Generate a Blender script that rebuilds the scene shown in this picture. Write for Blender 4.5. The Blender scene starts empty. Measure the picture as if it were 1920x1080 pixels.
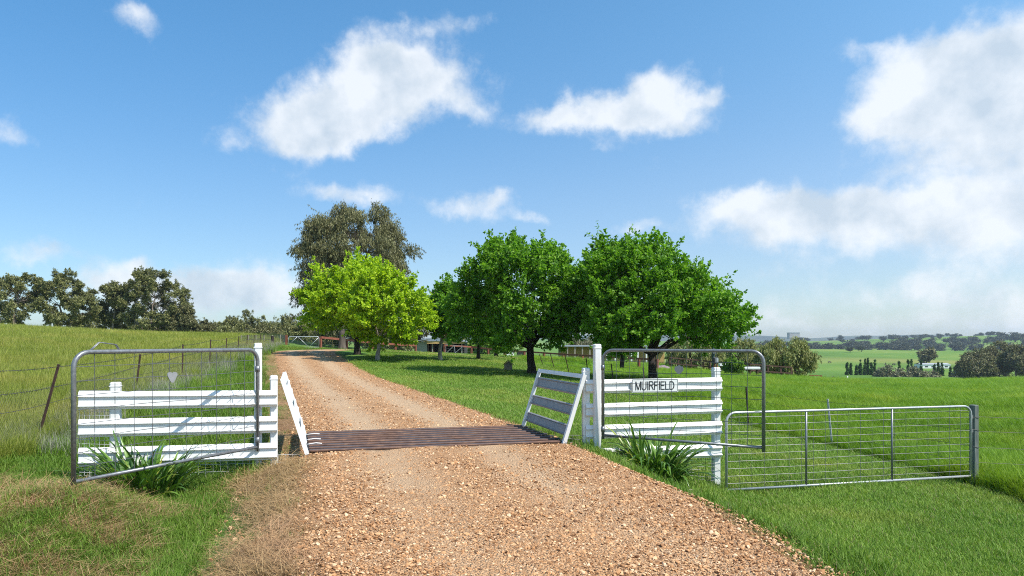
import bpy, math, random
import numpy as np
from mathutils import Vector, Matrix
S = bpy.context.scene
C = S.collection
R = math.radians
rng = np.random.default_rng(11)
random.seed(5)

# ------------------------------------------------------------------ camera
F = 1280.0; HZ = 640.0; CH = 1.65       # focal length (px of a 1920 frame), horizon row, eye height
cam = bpy.data.objects.new('camera', bpy.data.cameras.new('camera')); C.objects.link(cam)
cam.location = (0, 0, CH); cam.rotation_euler = (R(90), 0, 0)
cam.data.lens = 24.0; cam.data.sensor_width = 36.0; cam.data.shift_y = (HZ - 540) / 1920
cam.data.clip_start = 0.05; cam.data.clip_end = 40000
S.camera = cam

# ------------------------------------------------------------------ render settings / exposure
S.render.engine = 'CYCLES'
S.view_settings.view_transform = 'Standard'; S.view_settings.look = 'None'
S.view_settings.exposure = 0.42; S.view_settings.gamma = 1.0
S.view_settings.use_curve_mapping = False
cy = S.cycles
cy.use_denoising = False
cy.max_bounces = 6; cy.diffuse_bounces = 3; cy.glossy_bounces = 2; cy.transmission_bounces = 4
cy.volume_bounces = 0; cy.transparent_max_bounces = 4
cy.pixel_filter_type = 'BLACKMAN_HARRIS'; cy.filter_width = 1.05
cy.use_adaptive_sampling = False

# ------------------------------------------------------------------ sun
LD = Vector((-0.60, 0.36, -1.0)).normalized()        # direction the light travels
SE = math.asin(-LD.z); SAZ = math.atan2(-LD.x, -LD.y)  # elevation; azimuth clockwise from +Y
sun = bpy.data.objects.new('sun', bpy.data.lights.new('sun', 'SUN')); C.objects.link(sun)
sun.data.energy = 4.9; sun.data.angle = R(0.53); sun.data.color = (1.0, 0.955, 0.88)
sun.rotation_euler = LD.to_track_quat('-Z', 'Y').to_euler()

# ------------------------------------------------------------------ node helper
class NT:
    def __init__(s, tree): s.t = tree; s.t.nodes.clear()
    def n(s, typ, ins=None, **kw):
        d = s.t.nodes.new(typ)
        for k, v in kw.items(): setattr(d, k, v)
        for k, v in (ins or {}).items():
            sock = d.inputs[k]
            if isinstance(v, bpy.types.NodeSocket): s.t.links.new(v, sock)
            elif isinstance(v, bpy.types.Node): s.t.links.new(v.outputs[0], sock)
            else: sock.default_value = v
        return d
    def m(s, op, a, b=0.0, c=0.0, clamp=False):
        return s.n('ShaderNodeMath', {0: a, 1: b, 2: c}, operation=op, use_clamp=clamp).outputs[0]
    def mix(s, fac, a, b, mode='MIX'):
        d = s.n('ShaderNodeMix', {0: fac}, data_type='RGBA', blend_type=mode)
        for i, v in ((6, a), (7, b)):
            if isinstance(v, bpy.types.NodeSocket): s.t.links.new(v, d.inputs[i])
            else: d.inputs[i].default_value = tuple(v) + ((1,) if len(v) == 3 else ())
        return d.outputs[2]
    def noise(s, scale, detail=3, rough=0.55, vec=None, dist=0.0):
        d = s.n('ShaderNodeTexNoise', {'Scale': scale, 'Detail': detail, 'Roughness': rough, 'Distortion': dist})
        if vec is not None: s.t.links.new(vec, d.inputs['Vector'])
        return d.outputs[0]
    def ramp(s, fac, stops):
        d = s.n('ShaderNodeValToRGB', {0: fac}); e = d.color_ramp.elements
        while len(e) < len(stops): e.new(0.5)
        for i, (p, c) in enumerate(stops):
            e[i].position = p; e[i].color = tuple(c) + (1,)
        return d.outputs[0]
    def sstep(s, v, a, b, lo=0.0, hi=1.0):
        return s.n('ShaderNodeMapRange', {0: v, 1: a, 2: b, 3: lo, 4: hi}, interpolation_type='SMOOTHSTEP').outputs[0]
    def pos(s): return s.n('ShaderNodeNewGeometry').outputs['Position']

# ------------------------------------------------------------------ sky with clouds
W = bpy.data.worlds.new('World'); S.world = W; W.use_nodes = True
def build_sky():
    g = NT(W.node_tree)
    sky = g.n('ShaderNodeTexSky', sky_type='NISHITA', sun_disc=False, sun_elevation=SE, sun_rotation=SAZ,
              altitude=400, air_density=1.0, dust_density=0.55, ozone_density=2.2).outputs[0]
    d = g.n('ShaderNodeTexCoord').outputs['Generated']
    sep = g.n('ShaderNodeSeparateXYZ', {0: d})
    x, y, z = sep.outputs
    az = g.m('ARCTAN2', x, y)
    el = g.m('ARCSINE', z)
    p0 = g.n('ShaderNodeCombineXYZ', {0: az, 1: el, 2: 0.0}).outputs[0]
    # wobble the coordinates so that the cloud edges billow
    def sub(v, k):
        a = g.n('ShaderNodeVectorMath', {0: v, 1: (0.5, 0.5, 0.5)}, operation='SUBTRACT').outputs[0]
        return g.n('ShaderNodeVectorMath', {0: a, 'Scale': k}, operation='SCALE').outputs[0]
    n1 = g.n('ShaderNodeTexNoise', {'Vector': d, 'Scale': 9.0, 'Detail': 3.0, 'Roughness': 0.5}).outputs['Color']
    n2 = g.n('ShaderNodeTexNoise', {'Vector': d, 'Scale': 28.0, 'Detail': 5.0, 'Roughness': 0.6}).outputs['Color']
    p = g.n('ShaderNodeVectorMath', {0: p0, 1: sub(n1, 0.075)}, operation='ADD').outputs[0]
    p = g.n('ShaderNodeVectorMath', {0: p, 1: sub(n2, 0.035)}, operation='ADD').outputs[0]
    sp = g.n('ShaderNodeSeparateXYZ', {0: p})
    X, Y = sp.outputs[0], sp.outputs[1]
    blobs = [  # row/column of a 1920 frame turned into azimuth/elevation: centre, radii, weight
        (715,118,95,55,1.0),(800,140,95,48,.9),(690,185,110,50,1.0),(600,222,105,45,1.0),(540,245,80,38,.9),(650,250,90,26,.6),(880,210,48,28,.75),
        (830,40,95,20,.55),(238,52,36,24,.85),(12,240,48,26,.75),(55,462,48,20,.6),(120,478,60,14,.45),
        (1235,175,78,42,1.0),(1180,212,110,36,1.0),(1055,215,85,22,.85),(1300,240,42,20,.65),(1130,275,30,12,.4),(1330,180,26,14,.45),
        (1735,130,85,52,1.0),(1860,115,100,55,1.05),(1950,150,80,90,1.0),(1665,212,78,34,.95),(1790,215,95,40,.75),(1890,225,80,45,.65),(1720,292,80,18,.6),(1880,298,80,26,.65),(1620,100,60,18,.4),
        (1400,388,95,34,1.1),(1500,400,85,36,.85),(1640,372,130,32,1.0),(1790,382,120,34,.85),(1930,375,100,45,.9),
        (1470,450,130,28,.5),(1650,445,150,34,.45),(1860,462,140,45,.6),(1420,512,95,20,.5),(1570,548,170,22,.38),(1810,550,170,36,.55),(1950,592,140,40,.55),(1620,600,160,14,.35),(1830,612,130,12,.35),
        (1450,595,80,24,.5),
        (280,520,90,28,.7),(360,545,110,40,.85),(460,555,90,45,.8),(560,575,90,36,.6),(200,540,80,26,.5),
        (600,362,50,28,.8),(690,372,75,24,.75),(880,385,68,24,.9),(940,372,34,14,.5),(1000,412,62,17,.8),(1200,420,60,15,.55),(510,318,34,12,.4),(430,280,50,20,.45),
    ]
    pts = [(math.atan2(px - 960, F), math.atan2((HZ - py), math.hypot(F, px - 960)), rx / F, ry / F, w) for px, py, rx, ry, w in blobs]
    rr = random.Random(3)                    # the same scattered cumulus goes on all round
    for k in range(14):
        a = rr.uniform(0.85, 2 * math.pi - 0.85); e = rr.uniform(0.03, 0.75); s = rr.uniform(0.05, 0.15)
        for j in range(2): pts.append((((a + rr.uniform(-s, s) + math.pi) % (2 * math.pi)) - math.pi, e + rr.uniform(-.2, .2) * s, s, s * rr.uniform(.3, .5), rr.uniform(.6, 1.1)))
    def field(X, Y, pts):
        tot = None
        for a, e, rx, ry, w in pts:
            u = g.m('MULTIPLY', g.m('SUBTRACT', X, a), 1 / rx); v = g.m('MULTIPLY', g.m('SUBTRACT', Y, e), 1 / ry)
            q = g.m('ADD', g.m('MULTIPLY', u, u), g.m('MULTIPLY', v, v))
            q = g.m('MULTIPLY', g.m('POWER', 0.42, q), w)
            tot = q if tot is None else g.m('ADD', tot, q)
        return tot
    dens = field(X, Y, pts)
    fb = g.noise(11.0, 7, 0.62, d)
    fb2 = g.noise(34.0, 7, 0.68, d)
    dn = g.m('ADD', dens, g.m('ADD', g.m('MULTIPLY', g.m('SUBTRACT', fb, 0.5), 1.35), g.m('MULTIPLY', g.m('SUBTRACT', fb2, 0.5), 0.85)))
    alpha = g.sstep(dn, 0.26, 1.30)
    # self shading of the clouds: thicker and further from the sun side = greyer
    up = g.n('ShaderNodeVectorMath', {0: d, 1: (0.035, 0.0, 0.05)}, operation='ADD').outputs[0]
    rel = g.m('SUBTRACT', g.noise(11.0, 5, 0.55, up), g.noise(11.0, 5, 0.55, d))
    shade = g.m('ADD', g.m('MULTIPLY', rel, 3.2), g.m('MULTIPLY', g.m('SUBTRACT', dn, 0.9), 0.28), clamp=False)
    shade = g.m('ADD', shade, 0.18, clamp=True)
    ccol = g.mix(shade, (7.7, 8.0, 8.3), (4.9, 5.7, 6.5))
    # clear sky: paler towards the horizon (air), slightly deeper blue aloft
    tint = g.mix(g.sstep(el, 0.0, 0.5), (0.86, 0.98, 1.10), (0.66, 1.28, 1.55))
    sk = g.mix(1.0, sky, tint, 'MULTIPLY')
    glow = g.m('MINIMUM', g.m('MULTIPLY_ADD', g.m('COSINE', g.m('SUBTRACT', az, SAZ)), 0.5, 0.5), 0.6)
    glow = g.m('MULTIPLY', glow, g.sstep(el, -0.02, 0.24, 0.12, 1.0))
    sk = g.mix(1.0, sk, g.mix(glow, (1.0, 1.02, 1.0), (2.45, 1.58, 1.21)), 'MULTIPLY')
    col = g.mix(g.m('MULTIPLY', alpha, 0.88), sk, ccol)
    bg = g.n('ShaderNodeBackground', {0: col, 1: 0.096})
    g.n('ShaderNodeOutputWorld', {0: bg.outputs[0]})
build_sky()

# ------------------------------------------------------------------ place helpers
def P(px, py, Y): return Vector(((px - 960) / F * Y, Y, CH - (py - HZ) / F * Y))
def PX(px, Y): return (px - 960) / F * Y
def PZ(py, Y): return CH - (py - HZ) / F * Y

# ------------------------------------------------------------------ terrain height
ctrl_px = [  # column, row, distance
 (0,1080,5.5),(200,1080,6.0),(420,1080,6.0),(0,940,7.5),(138,916,7.5),(330,1000,7.3),(270,938,8.8),(484,892,9.95),(400,905,9.6),(520,893,10.1),
 (63,838,12),(-250,900,7.0),(255,748,17.2),(341,722,23),(393,700,28.3),(423,680,33),(445,666,38),(480,655,48),(513,651,58),
 (420,770,15),(470,715,23),
 (997,703,34),(1225,722,31),(708,678,40),(670,663,45),(825,678,43),(897,676,46),(953,698,37),(1080,842,12.0),(850,720,27),(1000,760,19.5),(1100,800,15),(1150,740,23),
 (1358,922,11.5),(1825,912,12.65),(1600,908,12.1),(1500,1000,8.9),(1900,1000,9.3),(1700,1080,7.4),(1300,965,9.5),(1225,893,10.8),(1555,836,17.3),(1402,800,20.5),(1250,800,18),
 (2200,950,11),(2000,760,25),(1700,768,25),(1500,735,36),(1300,714,40),(1300,702,58),(1400,704,66),(1270,690,75),(1100,690,60),(1100,686,85),(1220,684,80),
 (1600,719,78),(1750,719,80),(1920,714,82),(2200,710,90),(1480,713,75),(1530,717,78),(1600,722,110),(1900,724,110),(1480,716,100),
 (600,654,64),(698,657,70),(778,662,78),(840,664,80),(945,669,82),(1020,672,82),(900,667,74),(640,658,56),(740,668,54),(850,668,62),
 (640,650,100),(780,655,120),(950,660,120),(1150,668,130),
]
ctrl_w = [(-15,20,.5),(-22.5,30,1.25),(-30,40,1.75),(-45,60,2.72),(-60,80,2.95),(-24,70,1.95),(-36,70,2.15),(-25.5,64,1.9),(-29,75,1.85),(-22,75,1.5),(-90,120,2.3),(-60,120,2.0),
 (-40,120,1.4),(-75,150,1.2),(-45,150,.8),(-110,110,3.4),(-80,60,3.8),(-30,20,1.4),(-22,10,.6),(-60,20,3),(-12,14,.25),
 (-10,0,-.1),(-4,0,-.3),(6,0,-.8),(14,0,-.9),(0,-6,-.3),(-12,-12,-.2),(12,-12,-.8),(30,5,-1.1),(40,20,-1.5),(25,14,-1.1),(60,40,-2.2),(100,60,-3)]
PTS = np.array([tuple(P(*c)) for c in ctrl_px] + ctrl_w)
def warp(x, y):
    yy = np.maximum(y, -4.0) + 8.0
    return np.stack([x / yy * 1.15, np.log(yy)], -1)
def tps_fit(pts, lam=2e-4):
    q = warp(pts[:, 0], pts[:, 1]); n = len(q)
    r2 = ((q[:, None] - q[None]) ** 2).sum(-1)
    K = 0.5 * r2 * np.log(r2 + 1e-12) + np.eye(n) * lam
    A = np.concatenate([np.ones((n, 1)), q], 1)
    M = np.block([[K, A], [A.T, np.zeros((3, 3))]])
    return q, np.linalg.solve(M, np.concatenate([pts[:, 2], np.zeros(3)]))
TQ, TC = tps_fit(PTS)
def tps(x, y):
    q = warp(x, y); out = np.empty(len(q))
    for i in range(0, len(q), 20000):
        b = q[i:i + 20000]
        r2 = ((b[:, None] - TQ[None]) ** 2).sum(-1)
        out[i:i + 20000] = (0.5 * r2 * np.log(r2 + 1e-12)) @ TC[:-3] + TC[-3] + b @ TC[-2:]
    return out
FARY = np.array([95, 150, 220, 300, 400, 520, 650, 800, 900, 980, 1150, 1300, 1500, 1750, 2000, 2400, 3000, 4000, 7000.])
FARZ = np.array([-3.2, -8, -12, -13.6, -15.2, -15.5, -12.6, -9.6, -7.6, -8.6, -13, -11, -3, 5.5, 8, 2, -6, -10, -10.])
def smooth(t): t = np.clip(t, 0, 1); return t * t * (3 - 2 * t)
# road centreline: X, Y, Z
RC = np.array([(3.3,-6,0),(2.5,-2,0),(1.65,1.3,0),(.6,4.8,0),(-.55,8.5,0),(-1.1,10.6,0),(-1.8,12.8,0),(-3.9,18.5,.06),(-8.4,30.6,.21),(-12.9,43,.72),(-14.6,48.0,.92),(-15.0,51.5,.98),(-13.2,54.5,.98),(-9,57,.78),(-3,59,.40),(4,61,0)])
def path_dense(c, n=400):
    # Catmull-Rom through the control points
    out = []; m = len(c)
    for i in range(m - 1):
        p0, p1, p2, p3 = c[max(i-1,0)], c[i], c[i+1], c[min(i+2,m-1)]
        for t in np.linspace(0, 1, 24, endpoint=False):
            out.append(0.5*((2*p1)+(-p0+p2)*t+(2*p0-5*p1+4*p2-p3)*t*t+(-p0+3*p1-3*p2+p3)*t**3))
    out.append(c[-1]); return np.array(out)
RD = path_dense(RC)
RT = np.gradient(RD[:, :2], axis=0); RT /= np.linalg.norm(RT, axis=1, keepdims=True)
def road_sd(x, y):
    """signed distance to the centreline (right positive), road height and path index"""
    x = np.asarray(x, float); y = np.asarray(y, float)
    d = np.full(x.shape, 99.0); z = np.zeros(x.shape); idx = np.zeros(x.shape, int)
    near = np.where((y < 75) & (y > -8) & (np.abs(x) < 30))[0]
    for i in range(0, len(near), 20000):
        s = near[i:i+20000]
        dx = x[s][:, None] - RD[None, :, 0]; dy = y[s][:, None] - RD[None, :, 1]
        k = np.argmin(dx*dx + dy*dy, 1)
        ex = dx[np.arange(len(s)), k]; ey = dy[np.arange(len(s)), k]
        side = ex * RT[k, 1] - ey * RT[k, 0]; d[s] = np.where(side < 0, -1, 1)*np.hypot(ex, ey); z[s] = RD[k, 2]; idx[s] = k
    return d, z, idx
GA, GB, GC, GD = (np.array(p) for p in ((-3.01,10.15),(.80,11.1),(.16,13.3),(-3.69,12.3)))   # cattle grid corners
def in_grid(x, y, grow=0.0):
    c = (GA+GB+GC+GD)/4; pts = [c + (p-c)*(1+grow) for p in (GA,GB,GC,GD)]
    ok = np.ones(x.shape, bool)
    for a, b in zip(pts, pts[1:]+pts[:1]): ok &= ((b[0]-a[0])*(y-a[1]) - (b[1]-a[1])*(x-a[0])) > 0
    return ok
def height(x, y, roadlift=True):
    x = np.asarray(x, float).ravel(); y = np.asarray(y, float).ravel()
    near = tps(np.clip(x, -130, 130), np.minimum(y, 130))
    r = np.hypot(x, np.maximum(y, 0))
    u = x / np.maximum(r, 1)
    far = np.interp(r, FARY, FARZ)
    far = far + np.where(r > 110, 1.0, 0) * (np.sin(x/170+1.0)*2.2*np.clip((r-150)/400,0,1) + np.sin(x/410+r/600)*3.0*np.clip((r-900)/600,0,1) + np.clip((r-1200)/500,0,1)*np.clip((u-.45)*50,-2,9))
    far = np.where(x < 0, far*np.clip(1+ x/60, .12, 1) + np.clip(-x/60,0,.88)*1.0*np.clip(1-(r-110)/500,0,1), far)
    h = near*(1-smooth((r-85)/50)) + far*smooth((r-85)/50)
    h = h + 0.016*np.sin(x*2.1+1.3*np.sin(y*1.7))*np.clip(1-r/60,0,1) + .01*np.sin(x*5.3+y*4.1)*np.clip(1-r/40,0,1)
    d, zr, k = road_sd(x, y)
    w = np.where(d > 0, 2.15, 1.95)
    t = smooth((np.abs(d) - (w - .15)) / np.where(d > 0, .85 + .03*np.maximum(y,0), 1.15 + .03*np.maximum(y,0)))
    onroad = np.abs(d) < 40
    endf = smooth((y - 62)/8)
    h = np.where(onroad, (zr-.03)*(1-t)+h*t, h)
    if roadlift:
        g = in_grid(x, y, .02); h = np.where(g, -.115, h)
    return h
def H(x, y): return float(height(np.array([x]), np.array([y]))[0])
def G(px, Y): x = PX(px, Y); return Vector((x, Y, H(x, Y)))

# ------------------------------------------------------------------ materials
def mat(name, fn):
    m = bpy.data.materials.new(name); m.use_nodes = True; g = NT(m.node_tree)
    out = g.n('ShaderNodeOutputMaterial'); r = fn(g)
    g.t.links.new(r, out.inputs[0]); return m
def bsdf(g, col, rough=.7, metal=0.0, spec=.4, nrm=None):
    ins = {'Base Color': col if isinstance(col, bpy.types.NodeSocket) else tuple(col)+(1,), 'Roughness': rough, 'Metallic': metal, 'Specular IOR Level': spec}
    if nrm is not None: ins['Normal'] = nrm
    return g.n('ShaderNodeBsdfPrincipled', ins).outputs[0]
def bump(g, h, k=.3, dist=.02): return g.n('ShaderNodeBump', {'Strength': k, 'Distance': dist, 'Height': h}).outputs[0]
def simple(name, c1, c2, scale=8, rough=.7, metal=0.0, spec=.4, detail=4, bk=.2, stretch=None):
    def f(g):
        v = g.n('ShaderNodeTexCoord').outputs['Object']
        if stretch: v = g.n('ShaderNodeVectorMath', {0: v, 1: stretch}, operation='MULTIPLY').outputs[0]
        n = g.noise(scale, detail, .6, v)
        return bsdf(g, g.ramp(n, [(.3, c1), (.7, c2)]), rough, metal, spec, bump(g, n, bk, .01))
    return mat(name, f)
M = {}
M['galv'] = simple('galvanised_steel', (.15,.155,.165), (.27,.28,.29), 30, .42, .5, .5, 5, .05)
M['galvlight'] = simple('bright_galvanised', (.36,.37,.385), (.52,.53,.55), 30, .45, .45, .5, 5, .05)
M['wire'] = simple('fence_wire', (.11,.112,.118), (.19,.195,.20), 20, .5, .5)
M['wiredark'] = simple('old_dark_wire', (.055,.05,.05), (.11,.10,.10), 20, .6, .4)
M['wirelight'] = simple('new_weld_mesh', (.40,.41,.42), (.55,.56,.57), 20, .5, .35)
def white(g):
    p = g.pos(); n = g.noise(2.5, 5, .65, p); n2 = g.noise(26, 4, .6, p)
    c = g.mix(g.sstep(n, .45, .8), (.78,.775,.76), (.66,.65,.62))
    c = g.mix(g.m('MULTIPLY', g.sstep(n2, .60, .78), .35), c, (.42,.38,.32))
    return bsdf(g, c, .42, 0, .45, bump(g, n2, .06, .005))
M['white'] = mat('white_paint', white)
M['shadeslat'] = simple('shade_toned_slat', (.25,.24,.235), (.33,.32,.31), 5, .5, .1, bk=.03)  # right wing's slats: shade on the white faces painted in as grey
M['picket'] = simple('rusty_picket', (.03,.02,.018), (.085,.045,.035), 14, .8)
M['redwood'] = simple('red_oiled_timber', (.17,.050,.032), (.29,.095,.055), 5, .75, stretch=(1,1,.4))
M['brownwood'] = simple('dark_brown_timber', (.07,.035,.025), (.13,.065,.045), 5, .8)
M['oldwood'] = simple('weathered_timber', (.22,.19,.15), (.36,.32,.26), 9, .85, stretch=(3,3,.5))
M['greenpost'] = simple('weathered_green_post', (.075,.095,.085), (.17,.19,.17), 10, .85, stretch=(4,4,.5))
M['greenpole'] = simple('green_pole_paint', (.03,.055,.05), (.06,.09,.08), 6, .5)
M['greysheet'] = simple('grey_roof_sheet', (.24,.26,.28), (.36,.38,.40), 3, .5, .3)
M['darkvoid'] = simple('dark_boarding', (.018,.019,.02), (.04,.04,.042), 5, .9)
M['beige'] = simple('pale_boarding', (.22,.21,.18), (.30,.29,.25), 4, .8)
M['ochre'] = simple('ochre_render', (.40,.25,.09), (.52,.34,.14), 2, .85)
M['black'] = simple('black_rubber', (.015,.015,.015), (.04,.04,.04), 12, .6)
M['letters'] = simple('black_lettering', (.012,.012,.013), (.02,.02,.02), 12, .5)
M['mauve'] = simple('mauve_tarpaulin', (.20,.13,.17), (.30,.21,.25), 3, .7)
M['heart'] = simple('dull_grey_plate', (.30,.30,.31), (.38,.38,.39), 18, .5, .4)
M['barkbrown'] = simple('brown_gum_bark', (.045,.034,.027), (.13,.10,.08), 2.2, .9, bk=.3, stretch=(2,2,.5))
M['barkdark'] = simple('dark_bark', (.018,.014,.011), (.055,.042,.034), 9, .95, bk=.6, stretch=(2.5,2.5,.6))
M['barkpale'] = simple('pale_peeling_bark', (.12,.10,.085), (.42,.37,.32), 3.2, .9, bk=.4, stretch=(2,2,.7))
M['barkgum'] = simple('gum_bark', (.11,.085,.068), (.30,.25,.21), 2.2, .9, bk=.3, stretch=(2,2,.5))
M['cow'] = simple('black_hide', (.012,.011,.01), (.03,.026,.022), 3, .7)
M['farblock'] = simple('far_concrete', (.30,.27,.27), (.38,.35,.34), .05, .8)
def rail(g):
    p = g.pos(); n = g.noise(7, 6, .65, p); n2 = g.noise(1.1, 2, .5, p); n3 = g.noise(60, 4, .6, p)
    c = g.ramp(n, [(.28, (.075,.040,.029)), (.55, (.165,.088,.058)), (.75, (.30,.165,.09))])
    nz = g.n('ShaderNodeSeparateXYZ', {0: g.n('ShaderNodeNewGeometry').outputs['Normal']}).outputs[2]
    # wheel-polished tops
    pol = g.m('MULTIPLY', g.sstep(nz, .75, .98), g.sstep(n2, .36, .54))
    c = g.mix(g.m('MULTIPLY', pol, .85), c, (.075,.075,.085))
    return bsdf(g, c, .62, .25, .4, bump(g, n3, .4, .006))
M['rail'] = mat('rusty_worn_steel', rail)

def leafmat(name, cols, trans=.35, rough=.5, tcol=None, nscale=.6):
    def f(g):
        rnd = g.n('ShaderNodeNewGeometry').outputs['Random Per Island']
        n = g.noise(nscale, 2, .5, g.pos())
        k = g.m('ADD', g.m('MULTIPLY', rnd, .65), g.m('MULTIPLY', n, .45), clamp=True)
        c = g.ramp(k, [(.15, cols[0]), (.5, cols[1]), (.9, cols[2])])
        a = bsdf(g, c, rough, 0, .22)
        t = g.n('ShaderNodeBsdfTranslucent', {0: g.mix(1.0, c, tcol or (1.3,1.5,.6), 'MULTIPLY')}).outputs[0]
        return g.n('ShaderNodeMixShader', {0: trans, 1: a, 2: t}).outputs[0]
    return mat(name, f)
M['leafgreen'] = leafmat('deep_green_leaves', [(0.059,0.148,0.012),(0.122,0.267,0.019),(0.230,0.395,0.034)], .42)
M['leafyellow'] = leafmat('fresh_yellow_green_leaves', [(0.188,0.318,0.013),(0.332,0.495,0.020),(0.508,0.635,0.033)], .42, tcol=(1.2,1.25,.5))
M['leafmid'] = leafmat('mid_green_leaves', [(0.064,0.128,0.017),(0.120,0.217,0.029),(0.192,0.300,0.042)], .34)
M['leafgum'] = leafmat('grey_olive_gum_leaves', [(0.076,0.086,0.035),(0.169,0.183,0.066),(0.319,0.309,0.116)], .15, .45, (1.1,1.05,.7))
M['leafgumbrown'] = leafmat('brown_olive_gum_leaves', [(0.065,0.064,0.029),(0.150,0.151,0.065),(0.270,0.257,0.117)], .15, .45, (1.1,1.0,.7))
M['leafwillow'] = leafmat('sage_willow_leaves', [(0.134,0.151,0.051),(0.258,0.278,0.094),(0.405,0.412,0.154)], .25, .5, (1.1,1.1,.7))
M['leafgrey'] = leafmat('grey_green_leaves', [(0.105,0.112,0.065),(0.210,0.214,0.123),(0.350,0.330,0.203)], .2, .5, (1.1,1.1,.8))
M['leafpoplar'] = leafmat('poplar_leaves', [(0.032,0.074,0.014),(0.060,0.132,0.026),(0.096,0.181,0.038)], .25)
M['leaffar'] = leafmat('far_scrub_leaves', [(0.029,0.036,0.019),(0.052,0.062,0.031),(0.081,0.091,0.043)], .1, nscale=.03)
M['leafplum'] = leafmat('dull_plum_leaves', [(0.175,0.116,0.087),(0.298,0.206,0.152),(0.420,0.314,0.217)], .25, .5, (1.1,.9,.8))
def flax(g):
    oi = g.n('ShaderNodeObjectInfo').outputs['Random']
    n = g.noise(6, 3, .5, g.n('ShaderNodeTexCoord').outputs['Object'])
    c = g.ramp(g.m('ADD', g.m('MULTIPLY', oi, .8), g.m('MULTIPLY', n, .25)), [(.12,(.040,.095,.018)),(.5,(.085,.18,.030)),(.82,(.15,.27,.040)),(.97,(.42,.36,.08))])
    t = g.n('ShaderNodeBsdfTranslucent', {0: g.mix(1.0, c, (1.3,1.4,.6), 'MULTIPLY')}).outputs[0]
    return g.n('ShaderNodeMixShader', {0: .25, 1: bsdf(g, c, .32, 0, .5), 2: t}).outputs[0]
M['flax'] = mat('strap_leaf', flax)
def grassmat(name, cols, trans=.3, nscale=.35, dry=None):
    def f(g):
        oi = g.n('ShaderNodeObjectInfo').outputs['Random']
        isl = g.n('ShaderNodeNewGeometry').outputs['Random Per Island']
        p = g.pos(); n = g.noise(nscale, 3, .55, p); n2 = g.noise(nscale*7, 2, .5, p)
        k = g.m('ADD', g.m('ADD', g.m('MULTIPLY', oi, .22), g.m('MULTIPLY', isl, .38)), g.m('ADD', g.m('MULTIPLY', n, .42), g.m('MULTIPLY', n2, .16)), clamp=True)
        c = g.ramp(k, [(.25, cols[0]), (.55, cols[1]), (.85, cols[2])])
        n3 = g.noise(nscale*.9, 4, .65, g.n('ShaderNodeVectorMath', {0: p, 1: (31, 7, 3)}, operation='ADD').outputs[0])
        c = g.mix(g.sstep(n3, .48, .70, 0, .6), c, (cols[2][0]*1.25, cols[2][1]*.98, cols[2][2]*1.2))
        if dry: c = g.mix(g.sstep(isl, 1-dry[0]-.02, 1-dry[0]+.02), c, dry[1])
        t = g.n('ShaderNodeBsdfTranslucent', {0: g.mix(1.0, c, (1.2,1.3,.6), 'MULTIPLY')}).outputs[0]
        return g.n('ShaderNodeMixShader', {0: trans, 1: bsdf(g, c, .5, 0, .16), 2: t}).outputs[0]
    return mat(name, f)
M['g_lawn'] = grassmat('mown_lawn_blades', [(0.098,0.184,0.029),(0.176,0.295,0.046),(0.306,0.410,0.076)], dry=(.06,(.28,.24,.12)))
M['g_long'] = grassmat('lush_long_blades', [(0.074,0.160,0.013),(0.144,0.270,0.018),(0.249,0.381,0.033)], dry=(.02,(.24,.24,.10)))
M['g_field'] = grassmat('pale_paddock_blades', [(0.141,0.193,0.027),(0.255,0.302,0.050),(0.396,0.420,0.095)], dry=(.14,(.36,.32,.16)))
M['g_rough'] = grassmat('rough_verge_blades', [(0.064,0.129,0.018),(0.120,0.216,0.027),(0.202,0.301,0.046)], dry=(.10,(.30,.24,.13)))
M['g_grey'] = grassmat('grey_dead_weed', [(0.144,0.156,0.115),(0.240,0.240,0.184),(0.360,0.348,0.276)], .15)
M['g_straw'] = grassmat('dead_straw', [(.17,.100,.042),(.30,.19,.085),(.50,.36,.18)], .1)
def stone(g):
    oi = g.n('ShaderNodeObjectInfo').outputs['Random']
    n = g.noise(30, 3, .5, g.n('ShaderNodeTexCoord').outputs['Object'])
    c = g.ramp(g.m('ADD', oi, g.m('MULTIPLY', g.m('SUBTRACT', n, .5), .15)), [(.02,(0.162,0.082,0.042)),(.22,(0.390,0.198,0.087)),(.5,(0.508,0.275,0.129)),(.8,(0.606,0.371,0.196)),(.95,(0.714,0.501,0.316))])
    return bsdf(g, c, .85, 0, .25)
M['stone'] = mat('crushed_tan_stone', stone)
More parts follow.
